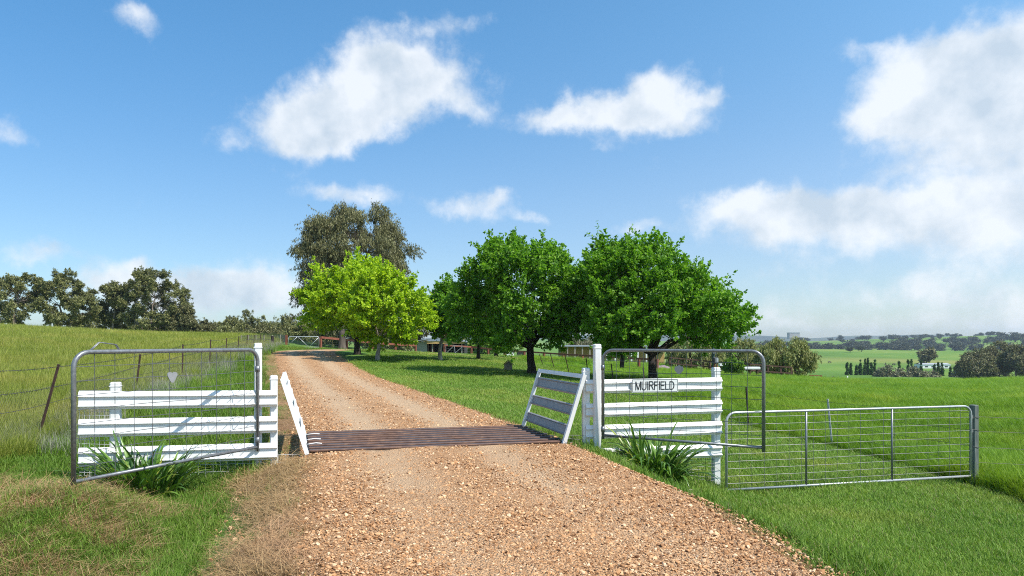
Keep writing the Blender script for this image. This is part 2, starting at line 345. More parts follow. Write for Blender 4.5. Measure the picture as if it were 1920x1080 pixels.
def gravel(g):
    p = g.pos()
    at = g.n('ShaderNodeAttribute', attribute_name='track').outputs['Fac']
    v1 = g.n('ShaderNodeTexVoronoi', {'Vector': p, 'Scale': 42.0}); v2 = g.n('ShaderNodeTexVoronoi', {'Vector': p, 'Scale': 95.0})
    r1 = g.n('ShaderNodeSeparateColor', {0: v1.outputs['Color']}).outputs[0]; r2 = g.n('ShaderNodeSeparateColor', {0: v2.outputs['Color']}).outputs[1]
    st = [(.03,(0.162,0.082,0.042)),(.25,(0.390,0.198,0.087)),(.55,(0.498,0.266,0.125)),(.85,(0.595,0.358,0.188)),(.98,(0.692,0.483,0.300))]
    c1 = g.ramp(r1, st); c2 = g.ramp(r2, st)
    c = g.mix(.5, c1, c2)
    n = g.noise(.7, 4, .6, p); n2 = g.noise(3.5, 4, .6, p)
    fine = g.mix(g.noise(120, 2, .5, p), (0.500,0.330,0.191), (0.630,0.448,0.284))
    c = g.mix(g.m('MULTIPLY', at, g.sstep(n2, .25, .65, .6, 1.0)), c, fine)
    c = g.mix(g.sstep(n, .52, .75, 0, .30), c, (0.400,0.212,0.100))
    c = g.mix(g.sstep(g.noise(1.3, 3, .6, g.n('ShaderNodeVectorMath', {0: p, 1: (7,3,0)}, operation='ADD').outputs[0]), .60, .78, 0, .45), c, (0.432,0.328,0.233))
    hgt = g.m('ADD', g.m('MULTIPLY', v1.outputs['Distance'], -1.0), g.m('MULTIPLY', v2.outputs['Distance'], -.5))
    return bsdf(g, c, .9, 0, .2, bump(g, hgt, .9, .03))
M['gravel'] = mat('orange_gravel', gravel)
def ground(g):
    p = g.pos()
    a = g.n('ShaderNodeSeparateColor', {0: g.n('ShaderNodeAttribute', attribute_name='zone').outputs['Color']})
    b = g.n('ShaderNodeSeparateColor', {0: g.n('ShaderNodeAttribute', attribute_name='zone_far').outputs['Color']})
    dry, field, lng = a.outputs; far, soil, tan = b.outputs
    n1 = g.noise(.5, 4, .6, p); n2 = g.noise(6, 5, .65, p); n3 = g.noise(34, 4, .7, p)
    k = g.m('ADD', g.m('MULTIPLY', n1, .35), g.m('ADD', g.m('MULTIPLY', n2, .35), g.m('MULTIPLY', n3, .35)))
    lawn = g.ramp(k, [(.32,(0.046,0.098,0.017)),(.5,(0.095,0.179,0.031)),(.68,(0.161,0.252,0.054))])
    lngc = g.ramp(k, [(.32,(0.046,0.127,0.011)),(.5,(0.096,0.225,0.017)),(.68,(0.163,0.310,0.032))])
    fld = g.ramp(k, [(.32,(0.105,0.150,0.031)),(.5,(0.188,0.247,0.054)),(.68,(0.300,0.345,0.102))])
    dryc = g.ramp(k, [(.32,(.14,.078,.038)),(.5,(.27,.160,.080)),(.68,(.40,.26,.14))])
    soilc = g.ramp(k, [(.32,(.17,.085,.05)),(.68,(.33,.17,.10))])
    q = g.n('ShaderNodeVectorMath', {0: p, 1: (.004,.0025,0)}, operation='MULTIPLY').outputs[0]
    f1 = g.noise(2.2, 5, .6, q); f2 = g.noise(.06, 5, .7, p)
    farc = g.ramp(g.m('ADD', g.m('MULTIPLY', f1, .6), g.m('MULTIPLY', f2, .4)), [(.36,(0.069,0.144,0.023)),(.5,(0.112,0.206,0.032)),(.62,(0.200,0.250,0.053))])
    farc = g.mix(tan, farc, (.30,.25,.09))
    c = g.mix(lng, lawn, lngc); c = g.mix(field, c, fld)
    c = g.mix(far, c, farc)
    c = g.mix(g.m('MULTIPLY', dry, g.sstep(g.m('ADD', n2, g.m('MULTIPLY', dry, .35)), .42, .75)), c, dryc)
    c = g.mix(g.m('MULTIPLY', soil, g.sstep(n1, .3, .6, .5, 1.0)), c, soilc)
    return bsdf(g, c, .95, 0, .1, bump(g, g.m('ADD', n2, n3), .8, .05))
M['ground'] = mat('ground_cover', ground)
def hillm(g):
    n = g.noise(.004, 5, .65, g.pos())
    return bsdf(g, g.ramp(n, [(.4,(.035,.05,.025)),(.6,(.08,.10,.045))]), .95)
M['hills'] = mat('wooded_far_hills', hillm)

# ------------------------------------------------------------------ mesh builder
ORG = {}
class MB:
    def __init__(s): s.v = []; s.f = []
    def add(s, vs, fs):
        o = len(s.v); s.v += [tuple(p) for p in vs]; s.f += [tuple(i + o for i in f) for f in fs]; return s
    def box(s, c, ax, ay, az, bev=0.0):
        """box from centre and three half-axis vectors, top edges chamfered by bev (m)"""
        c = Vector(c); ax, ay, az = Vector(ax), Vector(ay), Vector(az)
        if bev <= 0:
            vs = [c + i*ax + j*ay + k*az for k in (-1, 1) for j in (-1, 1) for i in (-1, 1)]
            return s.add(vs, [(0,2,3,1),(4,5,7,6),(0,1,5,4),(2,6,7,3),(0,4,6,2),(1,3,7,5)])
        fx = 1 - bev/ax.length; fy = 1 - bev/ay.length; fz = 1 - bev/az.length
        vs = []
        for z, kx, ky in ((-1, 1, 1), (fz, 1, 1), (1, fx, fy)):
            # octagonal section: corners cut
            for sx, sy, cut in ((1,1,0),(1,1,1),(-1,1,1),(-1,1,0),(-1,-1,0),(-1,-1,1),(1,-1,1),(1,-1,0)):
                x = kx*(1 if cut == 0 else fx); y = ky*(fy if cut == 0 else 1)
                vs.append(c + sx*x*ax + sy*y*ay + z*az)
        fs = []
        for r in (0, 8):
            for i in range(8): fs.append((r+i, r+(i+1)%8, r+8+(i+1)%8, r+8+i))
        fs += [tuple(range(16, 24)), tuple(reversed(range(8)))]
        return s.add(vs, fs)
    def tube(s, pts, r, n=6, cap=True):
        pts = [Vector(p) for p in pts]; m = len(pts)
        rs = r if isinstance(r, (list, tuple)) else [r]*m
        o = len(s.v); ref = None
        for i, p in enumerate(pts):
            t = (pts[min(i+1, m-1)] - pts[max(i-1, 0)])
            if t.length < 1e-9: t = Vector((0,0,1))
            t.normalize()
            if ref is None: ref = Vector((0,0,1)) if abs(t.z) < .9 else Vector((1,0,0))
            u = t.cross(ref); 
            if u.length < 1e-6: u = t.orthogonal()
            u.normalize(); w = u.cross(t).normalized(); ref = w if abs(t.z) >= .9 or True else ref
            for k in range(n):
                a = 2*math.pi*k/n; s.v.append(tuple(p + rs[i]*(math.cos(a)*u + math.sin(a)*w)))
        for i in range(m-1):
            for k in range(n):
                a, b = o+i*n+k, o+i*n+(k+1)%n; s.f.append((a, b, b+n, a+n))
        if cap: s.f.append(tuple(o+k for k in reversed(range(n)))); s.f.append(tuple(o+(m-1)*n+k for k in range(n)))
        return s
    def extrude(s, prof, a, b, du, dv):
        """closed profile [(u,v)] swept from point a to point b; u along du, v along dv"""
        a, b, du, dv = Vector(a), Vector(b), Vector(du), Vector(dv); n = len(prof)
        vs = [a + u*du + v*dv for u, v in prof] + [b + u*du + v*dv for u, v in prof]
        fs = [(i, (i+1)%n, n+(i+1)%n, n+i) for i in range(n)]
        return s.add(vs, fs + [tuple(reversed(range(n))), tuple(range(n, 2*n))])
    def build(s, name, m, parent=None, smooth=False, kind=None, label=None):
        org = Vector((0,0,0))
        if parent is not None: org = ORG[parent.name]
        me = bpy.data.meshes.new(name)
        me.from_pydata([(p[0]-org[0], p[1]-org[1], p[2]-org[2]) for p in s.v], [], s.f); me.update()
        if smooth: me.polygons.foreach_set('use_smooth', [True]*len(me.polygons))
        me.materials.append(m)
        o = bpy.data.objects.new(name, me); C.objects.link(o)
        if parent is not None: o.parent = parent
        ORG[o.name] = org
        if kind: o['kind'] = kind
        if label: o['label'] = label
        return o
def fast_mesh(name, V, Fc, m, parent=None, kind=None, tri=True, smooth=False):
    """numpy vertices and faces (all tris or all quads)"""
    org = np.array(ORG[parent.name]) if parent is not None else np.zeros(3)
    V = np.asarray(V, np.float64) - org; k = Fc.shape[1]
    me = bpy.data.meshes.new(name)
    me.vertices.add(len(V)); me.vertices.foreach_set('co', V.astype(np.float32).ravel())
    me.loops.add(Fc.size); me.loops.foreach_set('vertex_index', Fc.astype(np.int32).ravel())
    me.polygons.add(len(Fc)); me.polygons.foreach_set('loop_start', np.arange(0, Fc.size, k, dtype=np.int32))
    me.polygons.foreach_set('loop_total', np.full(len(Fc), k, np.int32))
    if smooth: me.polygons.foreach_set('use_smooth', np.ones(len(Fc), bool))
    me.update(calc_edges=True); me.materials.append(m)
    o = bpy.data.objects.new(name, me); C.objects.link(o)
    if parent is not None: o.parent = parent
    ORG[o.name] = Vector(org)
    if kind: o['kind'] = kind
    return o
def tag(o, label=None, cat=None, group=None, kind=None):
    if label: o['label'] = label
    if cat: o['category'] = cat
    if group: o['group'] = group
    if kind: o['kind'] = kind
    return o
def thing(name, label, cat, loc, group=None):
    o = bpy.data.objects.new(name, None); C.objects.link(o); o.location = loc; o.empty_display_size = .2
    ORG[o.name] = Vector(loc)
    return tag(o, label, cat, group)
def dup(root, loc, rz=0.0, sc=(1,1,1), label=None):
    r = root.copy(); C.objects.link(r); r.location = loc; r.rotation_euler = (0,0,rz); r.scale = sc
    if label: r['label'] = label
    for ch in list(root.children):
        c = ch.copy(); C.objects.link(c); c.parent = r
        for gch in ch.children:
            d = gch.copy(); C.objects.link(d); d.parent = c
    return r
Z = Vector((0,0,1))
def hdir(a, b): v = Vector((b[0]-a[0], b[1]-a[1], 0)); return v.normalized()

# ------------------------------------------------------------------ ground sheet
def field_line_x(y):       # left paddock fence
    return -8.25 - 12.7*(y-12)/48
LG = np.array([(8.35,-20),(8.35,5),(8.45,12.6),(7.9,17.3),(6.95,20.5),(5.04,26),(4.26,29),(3.66,33),(1.9,46),(.6,54)])
def long_line_x(y): return np.interp(y, LG[:,1], LG[:,0])
def pnoise(x, y, s, seed=0):
    """cheap smooth value noise, 0..1"""
    x = np.asarray(x)/s + seed*17.3; y = np.asarray(y)/s + seed*9.1
    xi = np.floor(x).astype(np.int64); yi = np.floor(y).astype(np.int64); fx = x-xi; fy = y-yi
    fx = fx*fx*(3-2*fx); fy = fy*fy*(3-2*fy)
    def h(a, b):
        n = (a*374761393 + b*668265263 + seed*1442695) & 0x7fffffff
        n = ((n ^ (n >> 13)) * 1274126177) & 0x7fffffff
        return ((n ^ (n >> 16)) & 0xffff)/65535.0
    return (h(xi,yi)*(1-fx)+h(xi+1,yi)*fx)*(1-fy) + (h(xi,yi+1)*(1-fx)+h(xi+1,yi+1)*fx)*fy
def fbm(x, y, s, seed=0): return (pnoise(x,y,s,seed)*.5 + pnoise(x,y,s/2.1,seed+1)*.3 + pnoise(x,y,s/4.3,seed+2)*.2)
def zones(x, y):
    d, zr, k = road_sd(x, y); r = np.hypot(x, y)
    n = fbm(x, y, 1.4, 3)
    left = d < 0
    # dry straw: the bank left of the road in front of the grid, the verge, patches in the near left corner
    bank = np.where(left & (y < 11.5), smooth((2.95+ (n-.5)*1.5 - np.abs(d))/.7), 0)
    bank2 = np.where(left & (y >= 11.5) & (y < 50), smooth((2.75 + (n-.5)*1.2 - np.abs(d))/.5)*.8, 0)
    bankr = np.where(~left, smooth((2.4 + (n-.5)*.7 - np.abs(d))/.35)*.8, 0)
    fl = field_line_x(y)
    patch = np.where((y < 9.7) & (x > fl+.2) & left, smooth((fbm(x, y, 1.0, 8) - .53 + .32*np.exp(-((x+4.4)**2/1.0+(y-7.3)**2/.8)) + .38*np.exp(-((x+5.3)**2/.7+(y-7.1)**2/.5)) + .34*np.exp(-((x+4.3)**2/.35+(y-5.7)**2/.25)) - .10*(x>-3.4))/.14)*.9, 0)
    dry = np.clip(np.maximum(np.maximum(bank, bank2), np.maximum(bankr, patch)), 0, 1)
    fld = smooth((fl - x + .3)/.8) * (x < 0)
    lng = smooth((x - long_line_x(y) + .1)/.5)
    soil = np.where(left & (y > 13) & (y < 24), smooth((3.6 + (n-.5)*2 - np.abs(d))/.8)*.7, 0)*(fbm(x,y,2.2,4) > .5)
    far = smooth((r-75)/60)*(1 - .55*fld)
    tan = np.exp(-((r-560 + 30*np.sin(x/60))/45.0)**2)*.55*(pnoise(x,y,140,2))
    return dry, fld, lng*(1-fld), far, soil, tan, d
def build_ground():
    nr, nc = 620, 380
    w0, w1 = math.log(8-4.5), math.log(8+4300)
    Yr = np.exp(np.linspace(w0, w1, nr)) - 8
    Yr = np.concatenate([[-40,-25,-15,-9], Yr]); nr = len(Yr)
    t = np.linspace(-1, 1, nc); u = np.sign(t)*np.abs(t)**1.25*1.75
    X = u[None, :]*(np.maximum(Yr, -2)[:, None]+8); Y = np.repeat(Yr[:, None], nc, 1)
    x, y = X.ravel(), Y.ravel()
    z = height(x, y)
    i = np.arange(nr-1)[:, None]*nc + np.arange(nc-1)[None]
    Fc = np.stack([i, i+1, i+nc+1, i+nc], -1).reshape(-1, 4)
    o = fast_mesh('ground', np.stack([x, y, z], -1), Fc, M['ground'], kind='structure', smooth=True)
    dry, fld, lng, far, soil, tan, d = zones(x, y)
    for nm, ch in (('zone', (dry, fld, lng)), ('zone_far', (far, soil, tan))):
        a = o.data.color_attributes.new(nm, 'FLOAT_COLOR', 'POINT')
        a.data.foreach_set('color', np.stack(list(ch)+[np.ones(len(x))], -1).astype(np.float32).ravel())
build_ground()

def build_hills():
    xs = np.linspace(-7000, 9000, 260); rows = [(4000, 0, -16), (4200, .7, 0), (4500, 1.0, 0), (4900, .3, -16)]
    prof = .80*(50 + 16*np.sin(xs/520+.5) + 9*np.sin(xs/210+2) + 4*np.sin(xs/83))
    prof *= np.interp(xs, [-7000, -500, 800, 2300, 3500, 5000, 9000], [.8, .8, 1.1, 1.25, .95, .8, .9])
    V = np.concatenate([np.stack([xs, np.full_like(xs, y), prof*k + o_], -1) for y, k, o_ in rows])
    n = len(xs); i = np.arange(len(rows)-1)[:, None]*n + np.arange(n-1)[None]
    fast_mesh('hills', V, np.stack([i, i+1, i+n+1, i+n], -1).reshape(-1, 4), M['hills'], kind='structure', smooth=True)
build_hills()

# ------------------------------------------------------------------ gravel road sheets
def build_road(name, k0, k1, cutfront=None, cutback=None):
    # resample the path by arc length
    P2 = RD[k0:k1]; s = np.concatenate([[0], np.cumsum(np.linalg.norm(np.diff(P2[:, :2], axis=0), axis=1))])
    n = int(s[-1]/.22)+2; q = np.linspace(0, s[-1], n)
    cx, cyy, cz = (np.interp(q, s, P2[:, j]) for j in range(3))
    tx, ty = np.gradient(cx), np.gradient(cyy); L = np.hypot(tx, ty); tx, ty = tx/L, ty/L
    us = np.linspace(-1, 1, 33)
    V = []; T = []
    for i in range(n):
        edge = .12*(fbm(q[i:i+1], np.array([0.]), .9, 21)[0]-.5)*2
        wl = 2.16 - .18*smooth(np.array([(cyy[i]-10)/3.]))[0] + edge; wr = np.interp(cyy[i], [3.5, 4.8, 6, 7.4, 9, 13], [1.5, 1.70, 1.98, 2.22, 2.32, 2.12]) + edge
        for u in us:
            d = u*(wr if u > 0 else wl)
            x = cx[i] + ty[i]*d; y = cyy[i] - tx[i]*d
            V.append((x, y, 0)); T.append((d, cz[i], u))
    V = np.array(V); T = np.array(T)
    d = T[:, 0]
    if cutfront is not None or cutback is not None:    # trim to the edge of the cattle grid
        a, b, side = cutfront or cutback
        nv = np.array([-(b-a)[1], (b-a)[0]]); nv = nv/np.linalg.norm(nv)
        sd = (V[:, 0]-a[0])*nv[0] + (V[:, 1]-a[1])*nv[1]
        over = sd*side
        lim = over > 0
        V[lim, 0] -= nv[0]*sd[lim]; V[lim, 1] -= nv[1]*sd[lim]
    zg = height(V[:, 0], V[:, 1], False)
    tr = np.exp(-((np.abs(d+.05)-.78)/.27)**2)
    lift = .035*np.cos(np.clip(T[:, 2], -1, 1)*math.pi/2)**.5 + .03*(fbm(V[:,0],V[:,1],.5,5)-.5) - .018*tr
    V[:, 2] = zg + .012 + lift*np.cos(T[:,2]*math.pi/2)**.4 - .05*(np.abs(T[:,2])>.985)
    m = len(us); i = np.arange(n-1)[:, None]*m + np.arange(m-1)[None]
    Fc = np.stack([i, i+1, i+m+1, i+m], -1).reshape(-1, 4)
    o = fast_mesh(name, V, Fc, M['gravel'], kind='structure', smooth=True)
    a = o.data.attributes.new('track', 'FLOAT', 'POINT')
    tw = np.clip(np.exp(-((np.abs(d+.05)-.80)/.42)**2)*(.75+.5*(V[:,1]>12)), 0, 1)*np.where(V[:,1]<7.5, .45, 1)
    a.data.foreach_set('value', tw.astype(np.float32))
kA = int(np.argmin(np.abs(RD[:, 1]-11.3)*(1+99*(np.arange(len(RD)) > 250)))); kB = int(np.argmin(np.abs(RD[:, 1]-11.9)))
build_road('gravel_road', 0, kA+6, cutfront=(GA, GB, 1))
build_road('gravel_driveway', kB-6, len(RD), cutback=(GD, GC, -1))

# ------------------------------------------------------------------ white rail fences beside the cattle grid
RAILP = [(0,.0),(.004,-.004),(.042,-.062),(.012,-.080),(.018,-.165),(.044,-.182),(.040,-.192),(.004,-.212),(0,-.225),(-.006,-.225),(-.006,.0)]
def rail_fence(label, L, Rr, tops_l, tops_r, hgt, posts, mesh_parts):
    L, Rr = Vector((*L, 0)), Vector((*Rr, 0))
    dv = (Rr-L).normalized(); nv = Vector((dv.y, -dv.x, 0))         # towards the camera
    root = thing('rail_fence', label, 'fence', (L.x, L.y, H(L.x, L.y)), 'white rail fences beside the cattle grid')
    for zl, zr in zip(tops_l, tops_r):
        a, b = Vector((L.x, L.y, zl)), Vector((Rr.x, Rr.y, zr))
        MB().extrude([(u, v*hgt/.225) for u, v in RAILP], a, b, nv, Z).build('rail', M['white'], root)
    for (x, y, z0, z1, w) in posts:
        mb = MB(); c = Vector((x, y, (z0+z1)/2)) - nv*(w/2+.014)
        mb.box(c, dv*w/2, nv*w/2, Z*(z1-z0)/2, .014)
        mb.box(Vector((x, y, z1-.055)) - nv*(w/2+.014), dv*(w/2+.005), nv*(w/2+.005), Z*.006)
        mb.build('post', M['white'], root)
    for (a, b, za0, za1, zb0, zb1, sp, m) in mesh_parts:
        a, b = Vector((*a, 0)) - nv*.02, Vector((*b, 0)) - nv*.02
        mb = MB(); n = int((b-a).length/sp)
        for i in range(n+1):
            t = i/n; p = a.lerp(b, t); mb.tube([p+Z*(za0+(zb0-za0)*t), p+Z*(za1+(zb1-za1)*t)], .0028, 4, False)
        k = int(max(za1-za0, zb1-zb0)/sp)
        for j in range(k+1):
            t = j/k; mb.tube([a+Z*(za0+(za1-za0)*t), b+Z*(zb0+(zb1-zb0)*t)], .0028, 4, False)
        mb.build('weld_mesh', m, root, kind='stuff')
    return root, dv, nv
LFL, LFR = (-5.89, 9.28), (-3.44, 10.0)
def onL(px):   # point of the left fence line seen at column px
    a, b = np.array(LFL), np.array(LFR); k = (px-960)/F; d = b-a
    t = (k*a[1]-a[0])/(d[0]-k*d[1]); return tuple(a+d*t)
pl1 = onL(513); pl2 = onL(214); pe = onL(561)
rail_fence('white rail fence of three rails left of the gravel road', LFL, LFR, (.968,.590,.200), (.934,.556,.166), .245,
    [(pl1[0], pl1[1], -.55, PZ(704, pl1[1]), .105), (pl2[0], pl2[1], -.60, PZ(717, pl2[1]), .125)],
    [(LFL, pl2, -.3, .98, -.35, .97, .055, M['wirelight']), (onL(285), pe, -.30, .0, -.36, -.02, .095, M['wirelight']), (LFL, onL(285), -.30, .0, -.3, .0, .06, M['wirelight'])])
RFL, RFR = (1.21, 11.2), (3.56, 11.6)
def onR(px):
    a, b = np.array(RFL), np.array(RFR); k = (px-960)/F; d = b-a
    t = (k*a[1]-a[0])/(d[0]-k*d[1]); return tuple(a+d*t)
pr1 = onR(1100.5); pr2 = onR(1346); wb = onR(1056)
rf, rdv, rnv = rail_fence('white rail fence of four rails right of the gravel road', RFL, RFR, (1.02,.626,.270,-.115), (1.037,.656,.295,-.09), .225,
    [(pr1[0], pr1[1], -.30, PZ(690, pr1[1]), .115), (pr2[0], pr2[1], -1.05, PZ(689, pr2[1]), .12)],
    [(onR(1128), onR(1350), -.50, -.30, -.86, -.30, .062, M['wire']), (wb, pr1, -.10, .12, -.18, .10, .07, M['wire'])])
# tall gate posts
def gate_post(label, px, Y, top, base, w, dv, nv):
    x = PX(px, Y); z1 = PZ(top, Y)
    root = thing('gate_post', label, 'gate post', (x, Y, base), 'tall white gate posts')
    mb = MB(); mb.box((x, Y, (base+z1)/2), dv*w/2, nv*w/2, Z*(z1-base)/2, .014); mb.build('shaft', M['white'], root)
    MB().box((x, Y, z1-.065), dv*(w/2+.006), nv*(w/2+.006), Z*.007).build('cap_rim', M['white'], root)
    return root
ldv = hdir(LFL, LFR); lnv = Vector((ldv.y, -ldv.x, 0))
gate_post('tall white gate post standing behind the rails of the left fence', 484, 10.05, 643, -.55, .105, ldv, lnv)
gate_post('tall white gate post in front of the four rail fence, right of the road', 1119.5, 11.18, 645, -.40, .115, rdv, rnv)

# ------------------------------------------------------------------ hinged steel mesh gates
def mesh_gate(label, hinge, far, zt, zb, us, n_h, rad, latch=False, mesh_m='wire'):
    h, f = Vector((*hinge, 0)), Vector((*far, 0)); d = (f-h).normalized(); L = (f-h).length; nv = Vector((d.y, -d.x, 0))
    root = thing('mesh_gate', label, 'gate', (h.x, h.y, zb), 'tall tube and mesh gates standing open')
    def pt(u, z): return h + d*u + Z*z
    rc = .17
    fr = [pt(0, zb-.04)] + [pt(0, zt-rc)] + [pt(rc-rc*math.cos(a), zt-rc+rc*math.sin(a)) for a in np.linspace(.25, 1.57, 6)]
    fr += [pt(L-rc+rc*math.sin(a), zt-rc+rc*math.cos(a)) for a in np.linspace(0, 1.32, 6)] + [pt(L, zt-rc), pt(L, zb-.06)]
    MB().tube(fr, rad, 10).build('frame', M['galv'], root, True)
    MB().tube([pt(.02, zb+.02), pt(L-.02, zb+.0)], rad*.82, 8).build('bottom_bar', M['galv'], root, True)
    mb = MB(); r = .0038
    n = us
    for i in range(1, n): u = L*i/n; mb.tube([pt(u, zb), pt(u+.004, zt-.02)], r, 5, False)
    for j in range(1, n_h): z = zb + (zt-zb)*j/n_h; mb.tube([pt(.02, z+.01), pt(L*.33, z-.008), pt(L*.66, z+.004), pt(L-.02, z-.004)], r, 5, False)
    mb.build('wire_mesh', M[mesh_m], root, kind='stuff')
    # hinge straps
    for z in (zt-.28, zb+.12): MB().tube([pt(0, z-.04), pt(0, z+.04)], rad*1.25, 10).build('hinge', M['galv'], root, True)
    # heart plate fixed to the wires
    return root, pt, d, nv, L
def heart(root, c, d, nv, s, pts, m=None):
    mb = MB(); n = len(pts); o = nv*.006
    mb.add([c + d*x*s + Z*z*s + o for x, z in pts] + [c + d*x*s + Z*z*s - o for x, z in pts], [tuple(range(n)), tuple(reversed(range(n, 2*n)))] + [(i, n+i, n+(i+1)%n, (i+1)%n) for i in range(n)])
    mb.build('heart_plate', m or M['heart'], root)
HP = [(0,.42)] + [(.26+.30*math.cos(a), .32+.26*math.sin(a)) for a in np.linspace(2.2, -.6, 8)] + [(.30,-.22),(.12,-.46),(-.12,-.46),(-.30,-.22)] + [(-.26-.30*math.cos(a), .32+.26*math.sin(a)) for a in np.linspace(-.6, 2.2, 8)]
gl, ptl, dl, nl, LL = mesh_gate('grey tube gate with curved carry handle on its corner, left of the road', (-3.69, 9.9), (-4.83, 7.52), 1.53, .10, 11, 9, .027)
def gate_u(h, d, px): k = (px-960)/F; return (k*h[1]-h[0])/(d.x-k*d.y)
u = gate_u((-3.69, 9.9), dl, 323); q = ptl(u, 0); heart(gl, Vector((q.x, q.y, PZ(708.5, q.y))), dl, nl, .128, HP)
# curved latch handle on the far top corner: twin bars
for off in (-.012, .012):
    pl = []
    for px, py in ((163,663),(186,642),(217,646),(224,657),(221,661)):
        uu = gate_u((-3.69, 9.9), dl, px); q = ptl(uu, 0); pl.append(Vector((q.x, q.y, PZ(py, q.y))) + nl*off)
    MB().tube(pl, .0065, 6).build('carry_handle', M['galv'], gl, True)
gr, ptr, dr, nr_, LR = mesh_gate('grey tube gate with bent frame in front of the four rail fence', (1.468, 11.02), (3.63, 9.85), 1.508, .115, 11, 8, .026)
u = gate_u((1.468, 11.02), dr, 1273); q = ptr(u, 0)
HP2 = [(0,.5),(.2,.36),(.38,.34),(.47,.16),(.47,-.08),(.30,-.30),(.08,-.48),(-.08,-.48),(-.30,-.30),(-.47,-.08),(-.47,.16),(-.38,.34),(-.2,.36)]
heart(gr, Vector((q.x, q.y, PZ(693, q.y))), dr, nr_, .14, HP2)

# ------------------------------------------------------------------ name sign on the right fence
def name_sign():
    c = onR(1226); z = PZ(722.5, c[1]); cc = Vector((c[0], c[1], z)) + rnv*.052
    d = rdv.copy(); root = thing('name_sign', 'white name sign lettered MUIRFIELD on the top rail of the right fence', 'sign', cc)
    w, h = .405, .113
    MB().box(cc, d*w, rnv*.004, Z*h).build('board', M['white'], root)
    mb = MB(); f = cc + rnv*.0055; t = .0035
    for s in (-1, 1):
        mb.box(f + Z*s*(h-.012), d*(w-.012), rnv*.001, Z*t); mb.box(f + d*s*(w-.012), d*t, rnv*.001, Z*(h-.012-t-.0005))
    mb.build('border_line', M['galv'], root)
    # strokes of the capitals, unit cell 1 high
    def st(pl, w=.085): return ('l', pl, w)
    def arc(cx, cy_, rx, ry, a0, a1, n=10): return [(cx+rx*math.cos(a0+(a1-a0)*i/n), cy_+ry*math.sin(a0+(a1-a0)*i/n)) for i in range(n+1)]
    pi = math.pi
    L = {'M': (.80, [[(0,0),(0,1)],[(0,1),(.37,.0)],[(.37,.0),(.74,1)],[(.74,1),(.74,0)]]),
         'U': (.68, [[(0,1),(0,.30)]+arc(.31,.30,.31,.30,pi,2*pi)+[(.62,.30),(.62,1)]]),
         'I': (.12, [[(.05,0),(.05,1)]]),
         'R': (.66, [[(0,0),(0,1)],[(0,1),(.36,1)]+arc(.36,.76,.23,.24,pi/2,-pi/2)+[(.36,.52),(0,.52)],[(.34,.52),(.62,0)]]),
         'F': (.54, [[(0,0),(0,1)],[(0,.96),(.52,.96)],[(0,.52),(.44,.52)]]),
         'E': (.57, [[(0,0),(0,1)],[(0,.96),(.55,.96)],[(0,.52),(.50,.52)],[(0,.04),(.56,.04)]]),
         'L': (.50, [[(0,0),(0,1)],[(0,.04),(.50,.04)]]),
         'D': (.68, [[(0,0),(0,1)],[(0,.97),(.28,.97)]+arc(.28,.5,.36,.47,pi/2,-pi/2)+[(.28,.03),(0,.03)]])}
    word = 'MUIRFIELD'; gap = .17; tot = sum(L[ch][0] for ch in word) + gap*(len(word)-1)
    hh = .135; sx = .67/tot
    x0 = -.335
    for ch in word:
        wd, strokes = L[ch]; mb = MB()
        for pl in strokes:
            P3 = [f + d*(x0 + p[0]*sx) + Z*((p[1]-.5)*hh) + rnv*.002 for p in pl]
            for a, b in zip(P3[:-1], P3[1:]):
                v = (b-a); l = v.length/2
                if l < 1e-5: continue
                v.normalize(); s_ = v.cross(rnv)
                mb.box((a+b)/2, v*(l+.003), s_*.0068, rnv*.0012)
        mb.build('letter', M['letters'], root)
        x0 += (wd+gap)*sx
name_sign()
# small lamp box on the right end post
def lamp_box():
    x, y = pr2[0]-.03, pr2[1]+.05; z = PZ(689, pr2[1])
    root = thing('post_lamp', 'small dark and white box on a rusty bracket atop the end post', 'lamp', (x, y, z))
    mb = MB(); mb.tube([(x-.02,y,z),(x-.01,y,z+.05),(x+.012,y,z+.08)], .012, 6); mb.tube([(x+.03,y,z),(x+.035,y,z+.05)], .009, 6); mb.build('bracket', M['redwood'], root)
    MB().box((x,y,z+.12), (.045,0,0), (0,.035,0), (0,0,.052), .012).build('housing', M['black'], root)
    MB().box((x+.018,y-.039,z+.12), (.024,0,0), (0,.003,0), (0,0,.042)).build('front_plate', M['wirelight'], root)
lamp_box()

